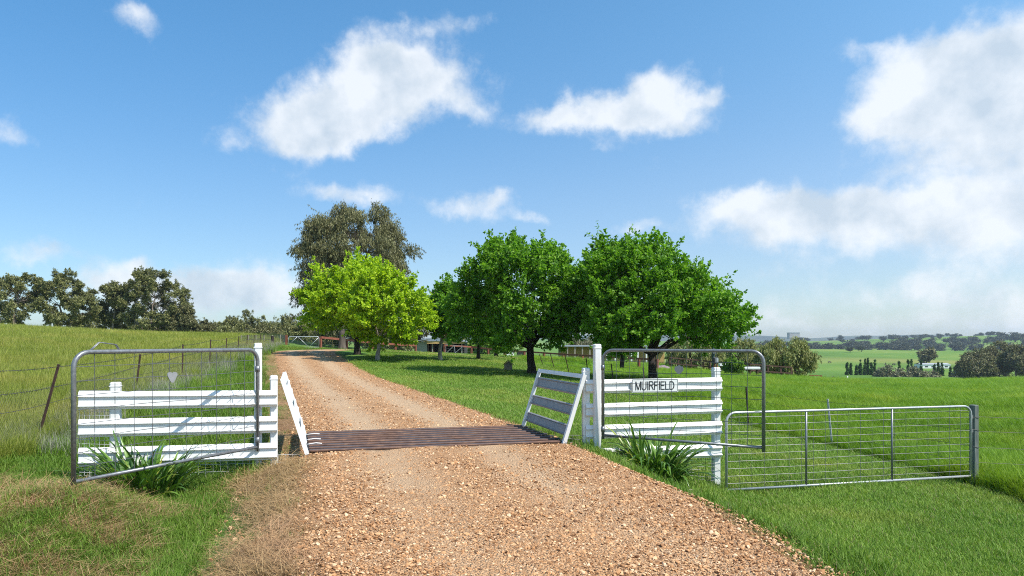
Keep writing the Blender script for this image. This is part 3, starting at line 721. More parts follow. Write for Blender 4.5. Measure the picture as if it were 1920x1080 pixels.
# ------------------------------------------------------------------ cattle grid and its side wings
def cattle_grid():
    A, B, Cc, D = (Vector((p[0], p[1], 0)) for p in (GA, GB, GC, GD))
    root = thing('cattle_grid', 'rusty steel cattle grid laid across the gravel road', 'cattle grid', (A+B+Cc+D)/4)
    n = 9; prof = [(-.045,-.09),(-.02,-.08),(-.016,-.03),(-.055,-.014),(-.057,.004),(-.040,.016),(.040,.016),(.057,.004),(.055,-.014),(.016,-.03),(.02,-.08),(.045,-.09)]
    acr = (D-A).normalized()
    for i in range(n):
        t = (i+.35)/(n-.3); a = A.lerp(D, t) + Z*.012; b = B.lerp(Cc, t) + Z*.012
        j = random.uniform(-.006, .006)
        MB().extrude(prof, a+acr*j, b-acr*j, acr, Z).build('rail', M['rail'], root)
    for a, b in ((A, D), (B, Cc)):
        MB().box((a+b)/2 - Z*.10, (b-a)/2, (b-a).normalized().cross(Z)*.03, Z*.085).build('side_beam', M['black'], root)
    # pale welded tie rods at the left ends
    for t in (.16, .38, .66):
        p = A.lerp(D, t); MB().tube([p+Vector((-.05,0,.06)), p+Vector((.02,0,.075)), p+Vector((.10,.02,.085)), p+Vector((.19,.03,.075))], .009, 6).build('tie_rod', M['white'], root, True)
    for t in np.linspace(.06, .9, 7):
        p = B.lerp(Cc, t); MB().box(p+Vector((.07,.02,-.02)), (.07,0,0), (0,.045,0), (0,0,.035), .01).build('end_shoe', M['black'], root)
cattle_grid()
SLATP = [(0,0),(.003,-.002),(.016,-.022),(.016,-.032),(-.004,-.046),(-.004,-.180),(.016,-.192),(.014,-.202),(0,-.225),(-.010,-.225),(-.014,-.18),(-.014,-.04),(-.01,0)]
def wing(label, p0, p1, lean, z0, z1, sidev, w=.062, sm='white', soff=.030):
    """near foot p0, far foot p1, horizontal lean vector, foot and top heights"""
    p0, p1, lean = Vector((*p0, z0)), Vector((*p1, z0)), Vector((*lean, 0))
    up = (lean + Z*(z1-z0)); Lu = up.length; up = up.normalized(); al = (p1-p0); La = al.length; al = al.normalized()
    inn = al.cross(up).normalized()
    if inn.dot(Vector((*sidev, 0))) < 0: inn = -inn
    root = thing('grid_wing', label, 'cattle grid wing', p0, 'white slatted wings of the cattle grid')
    for p in (p0, p1):
        MB().box(p + up*Lu/2, al*w/2, inn*w/2, up*Lu/2).build('stile', M['white'], root)
    MB().box(p0 + al*La/2 + up*(Lu-.035), al*(La/2-w/2-.002), inn*.022, up*.035).build('top_bar', M['white'], root)
    for f0, f1 in ((.13,.30),(.43,.59),(.72,.88)):
        t = Lu*(1-f0); hgt = Lu*(f1-f0)
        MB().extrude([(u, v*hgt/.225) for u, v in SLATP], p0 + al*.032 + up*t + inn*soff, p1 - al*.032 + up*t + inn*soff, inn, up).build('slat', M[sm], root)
    return root
wing('white slatted wing leaning outwards at the left end of the cattle grid', (-3.03,10.1), (-3.70,12.2), (-.37,0), -.02, 1.10, (1,.2))
wing('white slatted wing with shaded face leaning outwards right of the cattle grid', (.84,11.12), (.21,13.3), (.34,0), -.03, 1.11, (-1,-.2), sm='shadeslat', soff=-.012)

# ------------------------------------------------------------------ long low paddock gate on the right
def paddock_gate():
    a, b = Vector((3.58, 11.4, 0)), Vector((8.47, 12.6, 0)); d = (b-a).normalized(); L = (b-a).length; nv = Vector((d.y,-d.x,0))
    zt, zb = .455, -.835
    root = thing('paddock_gate', 'long low galvanised mesh gate closed across the mown strip', 'gate', (a.x, a.y, zb))
    pt = lambda u, z: a + d*u + Z*z
    rc = .16; r = .021
    fr = [pt(0, zb-.12), pt(0, zt-rc)] + [pt(rc-rc*math.cos(t), zt-rc+rc*math.sin(t)) for t in np.linspace(.25,1.57,6)] + [pt(L-rc+rc*math.sin(t), zt-rc+rc*math.cos(t)) for t in np.linspace(0,1.32,6)] + [pt(L, zt-rc), pt(L, zb-.0)]
    MB().tube(fr, r, 10).build('frame', M['galvlight'], root, True)
    MB().tube([pt(.03, zb), pt(L-.02, zb)], r, 10).build('bottom_bar', M['galvlight'], root, True)
    for f in (.305, .655): MB().tube([pt(L*f, zb+.02), pt(L*f, zt-.02)], .019, 8).build('upright', M['galv'], root, True)
    mb = MB(); n = 21
    for i in range(1, n):
        u = L*i/n; mb.tube([pt(u, zb), pt(u, zt)], .0034, 5, False)
    for z in np.linspace(zb+.10, zt-.08, 10): mb.tube([pt(.01, z+.006), pt(L*.3, z-.004), pt(L*.66, z+.003), pt(L-.01, z)], .0040, 5, False)
    mb.build('wire_mesh', M['wire'], root, kind='stuff')
    for z in (zt-.2, .0): MB().box(pt(L+.01, z), d*.03, nv*.012, Z*.03).build('hinge', M['galv'], root)
    x, y = PX(1826, 12.68), 12.68; z1 = PZ(759, 12.68); zb2 = H(x, y)-.1
    pr = thing('strainer_post', 'weathered grey green timber post carrying the long paddock gate', 'fence post', (x, y, zb2))
    MB().box((x,y,(zb2+z1)/2), d*.055, nv*.06, Z*(z1-zb2)/2, .012).build('shaft', M['greenpost'], pr)
    for z in (.25, .02, -.3): MB().tube([(x-.062,y-.075,z),(x+.062,y-.06,z-.01),(x+.075,y+.065,z)], .004, 5).build('wire_tie', M['wiredark'], pr)
paddock_gate()

# ------------------------------------------------------------------ wire fences with steel pickets
def sag(a, b, s, n=5): return [a.lerp(b, t) - Z*s*4*t*(1-t) for t in np.linspace(0, 1, n)]
def picket(root, base, top, m='picket', name='star_picket'):
    b, t = Vector(base), Vector(top); v = (t-b).normalized(); s = v.cross(Vector((0,1,0))).normalized(); f = v.cross(s).normalized()
    mb = MB(); pr = [(-.024,.0),(-.004,.005),(-.004,.03),(.004,.03),(.004,.005),(.024,.0),(.024,-.007),(-.024,-.007)]
    mb.extrude(pr, b, t, s, f); return mb.build(name, M[m], root)
def left_fence():
    data = [(-70,842,690,9.2),(64,838,683,12.0),(252,748,664,17.4),(341,722,645.5,23.0),(392,700,636.5,28.3),(422,682,634,33.5),(445,668,633,38.6),(461,662,632,43.5),(474,657,632,48.5),(486,654,631.5,53)]
    root = thing('wire_fence', 'old barbed wire and netting fence on dark pickets along the left paddock', 'fence', G(64, 12.0))
    tops = []; bases = []
    for i, (px, pb, ptp, Y) in enumerate(data):
        b = G(px, Y); 
        lean = {1: 46, 2: 11, 3: 2}.get(i, 3)
        t = Vector((PX(px+lean, Y), Y, PZ(ptp, Y)))
        if t.z - b.z < 1.0: t.z = b.z + 1.05
        b2 = b - Z*.1
        picket(root, b2, t); tops.append(t); bases.append(b)
    far = G(511, 58); ftop = Vector((far.x, 58, PZ(631, 58)))
    tops.append(ftop); bases.append(far)
    for fr in (.97, .72, .52):
        mb = MB(); rr = random.Random(int(fr*100))
        for a, b, c, d in zip(tops[:-1], tops[1:], bases[:-1], bases[1:]):
            p, q = c.lerp(a, fr), d.lerp(b, fr); pts = sag(p, q, .03)
            mb.tube(pts, .0042 if p.y < 25 else .006, 4, False)
            if p.y < 24 and fr > .6:
                L = (q-p).length; k = int(L/.11)
                for j in range(k):
                    t = (j+rr.random()*.3)/k; c0 = p.lerp(q, t) - Z*.03*4*t*(1-t)
                    e = Vector((rr.uniform(-1,1), rr.uniform(-.4,.4), rr.uniform(.3,1))).normalized()*.021
                    mb.tube([c0-e, c0+e], .0032, 3, False)
        mb.build('barbed_wire', M['wiredark'], root)
    mb = MB()      # diamond netting under the lowest barb
    for a, b, c, d in zip(tops[:-1], tops[1:], bases[:-1], bases[1:]):
        L = (d-c).length; sp = .085 if c.y < 22 else .16; k = int(L/sp); hN = int(.74*(a-c).length/sp)
        for j in range(k):
            for sgn in (1, -1):
                t0 = j/k; t1 = (j + sgn*hN)/k; u0, u1 = 0.0, .74
                if t1 < 0 or t1 > 1:
                    e = 0.0 if t1 < 0 else 1.0; f = (e-t0)/(t1-t0); u1 = .74*f; t1 = e
                p = c.lerp(d, t0) ; p2 = c.lerp(d, t1).lerp(a.lerp(b, t1), u1)
                mb.tube([p, p2], .0010 if c.y < 22 else .0016, 3, False)
    mb.build('wire_netting', M['wiredark'], root, kind='stuff')
    e = thing('fence_post', 'dark timber end post of the left fence beside the far gate', 'fence post', far)
    MB().tube([far-Z*.2, ftop+Z*.05], .13, 8).build('shaft', M['barkdark'], e)
    # grey netting run from the end post away to the far gate
    f2 = thing('netting_fence', 'grey wire netting fence running up to the far white gate', 'fence', G(500, 60))
    prev = None; mb = MB(); pts = []
    for px, Y in ((452,56),(466,57),(480,58),(495,59),(511,60),(526,62),(536,63)):
        b = G(px, Y); t = Vector((b.x, b.y, PZ(628, Y)-.0)); MB().tube([b-Z*.1, t], .035, 6).build('post', M['oldwood'], f2); pts.append((b, t))
    for (b, t), (b2, t2) in zip(pts[:-1], pts[1:]):
        n = 16
        for i in range(n): s = i/n; mb.tube([b.lerp(b2, s), t.lerp(t2, s)], .008, 3, False)
        for j in range(8): s = j/7; mb.tube([b.lerp(t, s), b2.lerp(t2, s)], .007, 3, False)
    mb.build('wire_netting', M['wire'], f2, kind='stuff')
left_fence()
def right_fence():
    # columns of foot and top, rows of foot and top, distance; the near one is pale, the others dark
    data = [(1020,690,1011,664,46,'p'),(1041,695,1032,664,42,'p'),(1068,698,1059,664,38,'p'),(1104,692,1099,672,33,'p'),(1151,713,1146,682,29,'p'),(1210,722,1206,689,26,'p'),(1404,802,1399,725,20.5,'p'),(1561,838,1552,748,17.3,'w')]
    root = thing('picket_fence', 'leaning steel picket and wire fence along the edge of the long grass', 'fence', G(1404, 20.5))
    prev = None
    wires = [MB() for _ in range(4)]
    for px, pb, ptx, ptp, Y, c in data:
        b = G(px, Y); t = Vector((PX(ptx, Y), Y, PZ(ptp, Y)))
        if t.z - b.z < .8: t.z = b.z + .85
        o = picket(root, b - Z*.1, t, 'wirelight' if c == 'w' else 'picket')
        if c == 'w': o['label'] = 'pale galvanised picket standing behind the paddock gate'
        if prev:
            for k, fr in enumerate((.93,.70,.48,.26)): wires[k].tube(sag(prev[0].lerp(prev[1], fr), b.lerp(t, fr), .02), .003 if Y < 24 else .005, 4, False)
        prev = (b, t)
    e = Vector((PX(1826, 12.68), 12.68, 0)); zb = H(e.x, e.y)
    for k, z in enumerate((.32,.0,-.30,-.60)): wires[k].tube(sag(prev[0].lerp(prev[1], (.93,.70,.48,.26)[k]), Vector((e.x, e.y, z)), .02), .003, 4, False)
    for k, z in enumerate((.25,-.02,-.32,-.6)): wires[k].tube(sag(Vector((e.x+.06, e.y, z)), Vector((16.5, 11.5, z-.1)), .03), .003, 4, False)
    for w in wires: w.build('wire', M['wiredark'], root)
right_fence()

# ------------------------------------------------------------------ far gate, red timber fences, shed, stables
def far_gate():
    a, b = G(541, 63), G(598, 63.4); zt = PZ(631, 63); zb = PZ(651, 63)
    d = hdir(a, b); L = (Vector((b.x-a.x, b.y-a.y, 0))).length; nv = Vector((d.y,-d.x,0))
    root = thing('farm_gate', 'pale steel gate with zigzag braces closed at the top of the road', 'gate', a)
    pt = lambda u, z: Vector((a.x, a.y, z)) + d*u
    MB().tube([pt(0,zb), pt(0,zt-.15), pt(.06,zt-.04), pt(.18,zt), pt(L-.18,zt), pt(L-.06,zt-.04), pt(L,zt-.15), pt(L,zb)], .035, 8).build('frame', M['galvlight'], root, True)
    MB().tube([pt(.0,zb), pt(L,zb)], .032, 8).build('bottom_bar', M['galvlight'], root, True)
    for u0, z0, u1, z1 in ((.03,zb+.25,L*.30,zt), (L*.30,zt,L*.66,zb), (L*.66,zb,L-.03,zt-.1)):
        MB().tube([pt(u0,z0), pt(u1,z1)], .028, 6).build('brace', M['galvlight'], root, True)
    mb = MB()
    for i in range(1, 24): mb.tube([pt(L*i/24, zb), pt(L*i/24, zt)], .004, 3, False)
    for j in range(1, 9): z = zb+(zt-zb)*j/9; mb.tube([pt(0,z), pt(L,z)], .005, 3, False)
    mb.build('wire_mesh', M['wire'], root, kind='stuff')
far_gate()
def timber_fence(name, label, pts, ph, m, w=.075, nrails=1, rail_h=.075, wires=True, top=None, group=None):
    """pts: (column, distance); ph post height or per-post top rows"""
    g0 = G(*pts[0]); root = thing(name, label, 'fence', g0, group); prev = None; wm = MB()
    for i, (px, Y) in enumerate(pts):
        b = G(px, Y); zt = PZ(top[i], Y) if top else b.z + ph
        d = hdir(G(*pts[max(i-1,0)]), G(*pts[min(i+1,len(pts)-1)])); nv = Vector((d.y,-d.x,0))
        MB().box((b.x,b.y,(b.z-.15+zt)/2), d*w, nv*w, Z*(zt-b.z+.15)/2).build('post', M[m], root)
        cur = (b, zt, nv)
        if prev:
            pb, pz, pn = prev
            for j in range(nrails):
                f = 1 - j*.5
                s, e = Vector((pb.x,pb.y,pb.z+(pz-pb.z)*f-.01)), Vector((b.x,b.y,b.z+(zt-b.z)*f-.01))
                off = nv*(w+.025); s += off; e += off; v = e-s
                MB().box((s+e)/2 + Z*(-rail_h+.03), v/2, nv*.022, Z*rail_h).build('rail', M[m], root)
            if wires:
                for f in (.2,.4,.6,.8): wm.tube([Vector((pb.x,pb.y,pb.z+(pz-pb.z)*f)), Vector((b.x,b.y,b.z+(zt-b.z)*f))], .006, 3, False)
                n = 12
                for i2 in range(n):
                    t = i2/n; q = pb.lerp(b, t); zz = pz+(zt-pz)*t; wm.tube([q, Vector((q.x,q.y,zz))], .004, 3, False)
        prev = cur
    if wires: wm.build('wire_netting', M['wire'], root, kind='stuff')
    return root
g0 = G(537, 63)
gp = thing('gate_post', 'short red timber gate post left of the far pale gate', 'gate post', g0)
MB().box((g0.x,g0.y,(g0.z+PZ(630,63))/2), (.085,0,0), (0,.085,0), (0,0,(PZ(630,63)-g0.z)/2+.1)).build('shaft', M['redwood'], gp)
timber_fence('timber_fence', 'red timber fence sloping down from the far gate to the shed', [(601,63.5),(650,67),(698,70),(741,74),(779,78)], 1.1, 'redwood', top=[631,636,641,644.5,646.5], w=.10, rail_h=.10)
timber_fence('timber_fence', 'red timber rail fence running right from the shed past the stables', [(833,78),(884,80),(915,79),(946,78),(983,76),(1020,74),(1056,72),(1092,70),(1128,68),(1165,66),(1198,64),(1232,62)], 1.0, 'redwood', top=[646,649.5,652.5,655.5,658,660.5,663,665,667,669,671,673], w=.10, rail_h=.085)
def shed():
    Y = 82; x0, x1 = PX(781, Y), PX(872, Y+1); xm = PX(801, Y); zb = min(H(x0, Y), H(x1, Y))-.2; zt = PZ(640.5, Y); D = 5.5
    root = thing('shed', 'low timber shed with grey skillion roof beyond the lawn trees', 'shed', ((x0+x1)/2, Y+D/2, zb))
    MB().box(((x0+xm)/2, Y+.06, (zb+zt)/2), ((xm-x0)/2,0,0), (0,.05,0), (0,0,(zt-zb)/2)).build('front_wall', M['beige'], root)
    MB().box((x0+.05, Y+D/2+.06, (zb+zt)/2), (.05,0,0), (0,D/2-.06,0), (0,0,(zt-zb)/2)).build('side_wall', M['beige'], root)
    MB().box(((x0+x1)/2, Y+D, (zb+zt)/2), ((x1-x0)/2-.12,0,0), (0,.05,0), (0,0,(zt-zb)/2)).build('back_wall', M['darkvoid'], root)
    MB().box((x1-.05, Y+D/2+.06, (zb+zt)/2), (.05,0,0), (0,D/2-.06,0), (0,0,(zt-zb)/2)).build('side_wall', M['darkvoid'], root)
    for px in (803, 808.5, 813.5): MB().box((PX(px,Y), Y+.02, (zb+zt)/2), (.05,0,0), (0,.05,0), (0,0,(zt-zb)/2-.01)).build('stud', M['brownwood'], root)
    for px in (811, 866): MB().box((PX(px,Y), Y-.08, (zb+zt)/2), (.055,0,0), (0,.04,0), (0,0,(zt-zb)/2)).build('stud', M['beige'], root)
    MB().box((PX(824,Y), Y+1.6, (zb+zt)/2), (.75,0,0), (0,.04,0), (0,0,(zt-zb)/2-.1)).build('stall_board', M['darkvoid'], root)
    mb = MB(); r0, r1 = Vector((x0-.3, Y-.5, zt+.02)), Vector((PX(822,Y), Y-.5, PZ(634.5, Y)))
    back = Vector((0, D+1, .1)); mb.add([r0, r1, r1+back, r0+back, r0+Z*.07, r1+Z*.07, r1+back+Z*.07, r0+back+Z*.07], [(0,1,2,3),(7,6,5,4),(0,4,5,1),(1,5,6,2),(2,6,7,3),(3,7,4,0)])
    rf = mb.build('roof', M['greysheet'], root)
    mb = MB(); r2 = Vector((x1+.3, Y-.5, PZ(642, Y))); r1 = r1 + Vector((.02,0,.0))
    mb.add([r1, r2, r2+back, r1+back, r1+Z*.07, r2+Z*.07, r2+back+Z*.07, r1+back+Z*.07], [(0,1,2,3),(7,6,5,4),(0,4,5,1),(1,5,6,2),(2,6,7,3),(3,7,4,0)])
    mb.build('roof', M['greysheet'], root)
    MB().box(((xm+x1)/2, Y-.3, zt-.10), ((x1-xm)/2,0,0), (0,.04,0), (0,0,.16)).build('fascia_board', M['ochre'], root)
    # small red framed gate before the shed
    Yg = 78; g = thing('yard_gate', 'small steel gate with crossed braces in front of the shed', 'gate', G(853, Yg)); zb2 = g.location.z; zt2 = PZ(646, Yg)
    a, b = PX(836,Yg), PX(868,Yg)
    MB().tube([(a,Yg-.2,zb2+.1),(a,Yg-.2,zt2),(b,Yg-.2,zt2-.2),(b,Yg-.2,zb2+.1),(a,Yg-.2,zb2+.1)], .035, 6).build('frame', M['galv'], g)
    for q in ((a,zb2+.1,(a+b)/2,zt2-.1),((a+b)/2,zb2+.1,b,zt2-.2),((a+b)/2,zt2-.1,(a+b)/2+.1,zb2+.1)): MB().tube([(q[0],Yg-.2,q[1]),(q[2],Yg-.2,q[3])], .025, 5).build('brace', M['galvlight'], g)
shed()
def stables():
    Y = 86; x0, x1 = PX(1052, Y), PX(1246, Y); zb = H((x0+x1)/2, Y)-.7; zt = PZ(650, Y)
    root = thing('stable_block', 'long low ochre building behind the red fence, partly hidden by trees', 'building', ((x0+x1)/2, Y+3, zb))
    MB().box(((x0+x1)/2, Y+.1, (zb+zt)/2), ((x1-x0)/2,0,0), (0,.1,0), (0,0,(zt-zb)/2)).build('front_wall', M['ochre'], root)
    MB().box(((x0+x1)/2, Y+5, (zb+zt)/2), ((x1-x0)/2,0,0), (0,.1,0), (0,0,(zt-zb)/2)).build('back_wall', M['ochre'], root)
    for x in (x0+.1, x1-.1): MB().box((x, Y+2.55, (zb+zt)/2), (.1,0,0), (0,2.345,0), (0,0,(zt-zb)/2)).build('side_wall', M['ochre'], root)
    MB().box(((x0+x1)/2, Y+2.2, zt+.08), ((x1-x0)/2+.4,0,0), (0,3.6,.0), (0,0,.07)).build('roof', M['greysheet'], root)
    for px in (1138,1153.5,1184,1196,1212): MB().box((PX(px,Y-1.2), Y-1.2, (zb+zt)/2), (.09,0,0), (0,.09,0), (0,0,(zt-zb)/2)).build('verandah_post', M['white'], root)
    for px in (1064,1078,1092,1106,1122): MB().box((PX(px,Y-1.2), Y-1.2, (zb+zt)/2), (.08,0,0), (0,.08,0), (0,0,(zt-zb)/2)).build('verandah_post', M['oldwood'], root)
stables()
timber_fence('post_and_rail_fence', 'dark brown two rail fence at the far side of the long grass', [(1256,70),(1272,70),(1296,70),(1319,70),(1331,69),(1356,68),(1380,67),(1406,66),(1422,66),(1440,66),(1464,66),(1484,66)], 1.15, 'brownwood', w=.07, nrails=2, wires=False, rail_h=.06)
def trough(label, px0, px1, py, Y):
    x0, x1 = PX(px0,Y), PX(px1,Y); z = PZ(py, Y); root = thing('water_trough', label, 'trough', G((px0+px1)/2, Y), 'white troughs by the brown fence')
    MB().box(((x0+x1)/2,Y,z), ((x1-x0)/2,0,0), (0,.25,0), (0,0,.10), .03).build('basin', M['white'], root)
    zg = H((x0+x1)/2, Y)
    for f in (.12,.5,.88): MB().box((x0+(x1-x0)*f,Y,(zg+z)/2-.1), (.05,0,0), (0,.2,0), (0,0,max(.05,(z-zg)/2))).build('leg', M['brownwood'], root)
trough('long white trough right of the green bush', 1387, 1424, 690, 60)
trough('short white trough left of the green bush', 1348, 1373, 684, 63)
def pole():
    b = G(1337.5, 46); root = thing('service_pole', 'slim dark green pole rising into the right tree', 'pole', b)
    MB().tube([b-Z*.2, b+Z*1.6, b+Z*4.2], [.12,.115,.10], 10).build('shaft', M['greenpole'], root, True)
    MB().box(b+Vector((.02,-.13,1.9)), (.09,0,0), (0,.04,0), (0,0,.16)).build('meter_box', M['galv'], root)
pole()
def hive():
    Y = 37.5; b = G(953, Y); s = Y/F; root = thing('garden_box', 'small wooden gabled box on legs standing on the lawn', 'garden box', b)
    w = 7.6*s; z0 = b.z + .10; z1 = PZ(683, Y); zr = PZ(675.5, Y)
    MB().box((b.x,b.y,(z0+z1)/2), (w,0,0), (0,w*.9,0), (0,0,(z1-z0)/2)).build('body', M['oldwood'], root)
    MB().add([(b.x-w,b.y-w*.9,z1),(b.x+w,b.y-w*.9,z1),(b.x,b.y-w*.9,zr-.03),(b.x-w,b.y+w*.9,z1),(b.x+w,b.y+w*.9,z1),(b.x,b.y+w*.9,zr-.03)], [(0,1,2),(5,4,3),(0,3,4,1)]).build('gable', M['oldwood'], root)
    for sx in (-1, 1):
        a = Vector((b.x+sx*w*1.28, b.y, z1-.02)); c = Vector((b.x, b.y, zr+.02)); v = c-a; n = v.cross(Vector((0,1,0))).normalized()
        MB().box((a+c)/2+n*.0, v/2, (0,w*1.15,0), n*.014).build('roof_board', M['barkdark'], root)
        for sy in (-1, 1): MB().box((b.x+sx*w*.85, b.y+sy*w*.7, (b.z-.05+z0)/2), (.03,0,0), (0,.03,0), (0,0,(z0-b.z+.05)/2)).build('leg', M['brownwood'], root)
    MB().box((b.x,b.y-w*.92,z0+.10), (w*.8,0,0), (0,.01,0), (0,0,.02)).build('ledge', M['oldwood'], root)
    MB().box((b.x+.03,b.y-w*.91,z0+.30), (.09,0,0), (0,.008,0), (0,0,.10)).build('front_plate', M['beige'], root)
hive()
def tanks():
    Y = 75; b = G(956.5, Y); z1 = PZ(657.5, Y)
    r = thing('storage_cabinet', 'white upright metal cabinet behind the red fence', 'cabinet', b)
    MB().box((b.x,b.y+1.5,(b.z+z1)/2), (.42,0,0), (0,.4,0), (0,0,(z1-b.z)/2), .04).build('body', M['white'], r)
    MB().box((b.x+.01,b.y+1.09,(b.z+z1)/2), (.008,0,0), (0,.01,0), (0,0,(z1-b.z)/2-.06)).build('door_seam', M['galv'], r)
    b = G(983, Y); z1 = PZ(659.5, Y)
    r = thing('water_tank', 'dark grey square tank beside the white cabinet', 'tank', b)
    MB().box((b.x-.3,b.y+2.5,(b.z+z1)/2), (.5,0,0), (0,.5,0), (0,0,(z1-b.z)/2), .08).build('body', M['darkvoid'], r)
    MB().tube([(b.x-.3,b.y+2.5,z1),(b.x-.3,b.y+2.5,z1+.07)], .2, 10).build('lid', M['black'], r)
    # tarpaulin
    Y = 66; c = G(1242, Y); r = thing('tarpaulin', 'mauve tarpaulin draped over a low heap beside the brown fence', 'tarpaulin', c)
    n = 14; vs = []; fs = []
    for j in range(7):
        for i in range(n):
            u, v = i/(n-1)*2-1, j/6*2-1; vs.append((c.x+u*.78, c.y+v*.6, c.z+.02+.36*max(0,1-u*u*.95)**.5*max(0,1-v*v)**.5*(1+.15*math.sin(u*9+v*4)))) 
    for j in range(6):
        for i in range(n-1): a = j*n+i; fs.append((a,a+1,a+n+1,a+n))
    MB().add(vs, fs).build('sheet', M['mauve'], r, True)
    # strainer assembly on the crest
    Y = 78; b = G(1589, Y); r = thing('strainer_assembly', 'pale strainer post with a diagonal stay on the crest of the field', 'fence post', b)
    MB().tube([b-Z*.2, b+Z*.85], .07, 8).build('post', M['wirelight'], r, True)
    e = G(1609, Y-1.5); MB().tube([b+Z*.62, e], .04, 6).build('stay', M['wirelight'], r, True)
    Y = 76; a, b = G(1519, Y), G(1539.5, Y); r = thing('timber_fence', 'red brown timber end frame right of the willow', 'fence post', a)
    for q in (a, b): MB().box(q+Z*.3, (.10,0,0), (0,.08,0), Z*.48).build('post', M['redwood'], r)
    MB().box((a+b)/2+Z*.72, ((b-a)/2)*.9, (0,.05,0), Z*.06).build('rail', M['redwood'], r)
    wf = thing('wire_fence', 'sagging wire fence hanging between the timber frame and the pale strainer', 'fence', b); s = G(1589, 78)
    for z0, z1 in ((.55,.6),(.2,.15)):
        MB().tube(sag(b+Z*z0, G(1562,77)+Z*.75, .15), .02, 4).build('wire', M['wiredark'], wf); MB().tube(sag(G(1562,77)+Z*.75, s+Z*z1, .25), .02, 4).build('wire', M['wiredark'], wf)
    MB().tube([G(1562,77)-Z*.1, G(1562,77)+Z*.8], .03, 6).build('post', M['brownwood'], wf)
tanks()

# ------------------------------------------------------------------ trees
def unit(v): return v/np.maximum(np.linalg.norm(v, axis=-1, keepdims=True), 1e-9)
def leaf_mesh(pos, tdir, nrm, ln, wd, fold=.18):
    """one diamond of two triangles per leaf, folded along its midrib"""
    t = unit(tdir); s = unit(np.cross(nrm, t)); n = np.cross(t, s)
    ln = ln[:, None]; wd = wd[:, None]
    V = np.stack([pos, pos + t*ln*.5 + s*wd*.5 + n*wd*fold, pos + t*ln, pos + t*ln*.5 - s*wd*.5 + n*wd*fold], 1).reshape(-1, 3)
    i = np.arange(len(pos))[:, None]*4
    Fc = np.concatenate([i + np.array([[0,1,2]]), i + np.array([[0,2,3]])], 1).reshape(-1, 3)
    return V, Fc
def outline_hull(rows, Y):
    """rows (row, left, right) of the crown's outline at distance Y -> z, centre x, half width arrays (ascending z)"""
    a = np.array(sorted([(PZ(r, Y), (PX(l, Y)+PX(q, Y))/2, (PX(q, Y)-PX(l, Y))/2) for r, l, q in rows]))
    return a
def boughs(hull, n, Y, g, depth=.9, shrink=.25, lo=.45):
    z = hull[:, 0]; zz = np.linspace(z[0], z[-1], 200); rr = np.interp(zz, z, hull[:, 2]); p = rr**1.25 + .05; p /= p.sum()
    out = []
    tries = 0
    while len(out) < n and tries < n*60:
        tries += 1
        zi = g.choice(200, p=p); r = max(rr[zi]-shrink, .1); f = math.sqrt(g.uniform(lo*lo, 1)); a = g.uniform(0, 2*math.pi)
        q = np.array([np.interp(zz[zi], z, hull[:, 1]) + r*f*math.cos(a), Y + r*f*math.sin(a)*depth, zz[zi] + g.uniform(-.1, .1)])
        md = .62*(1 - .75*tries/(n*60))*rr.max()/math.sqrt(n)*1.9
        if all(((q-o)**2).sum() > md*md for o in out): out.append(q)
    return np.array(out)
def limb(mb, a, b, r0, r1, g, n=4, sides=5, lift=.12):
    a, b = np.array(a), np.array(b); L = np.linalg.norm(b-a); pts = []; rs = []
    for i in range(n+1):
        t = i/n; p = a*(1-t)+b*t + np.array([0,0,1])*L*lift*math.sin(t*math.pi) + (g.normal(0, .035*L, 3) if 0 < i < n else 0)
        pts.append(p); rs.append(r0*(1-t)+r1*t)
    mb.tube(pts, rs, sides, False); return pts
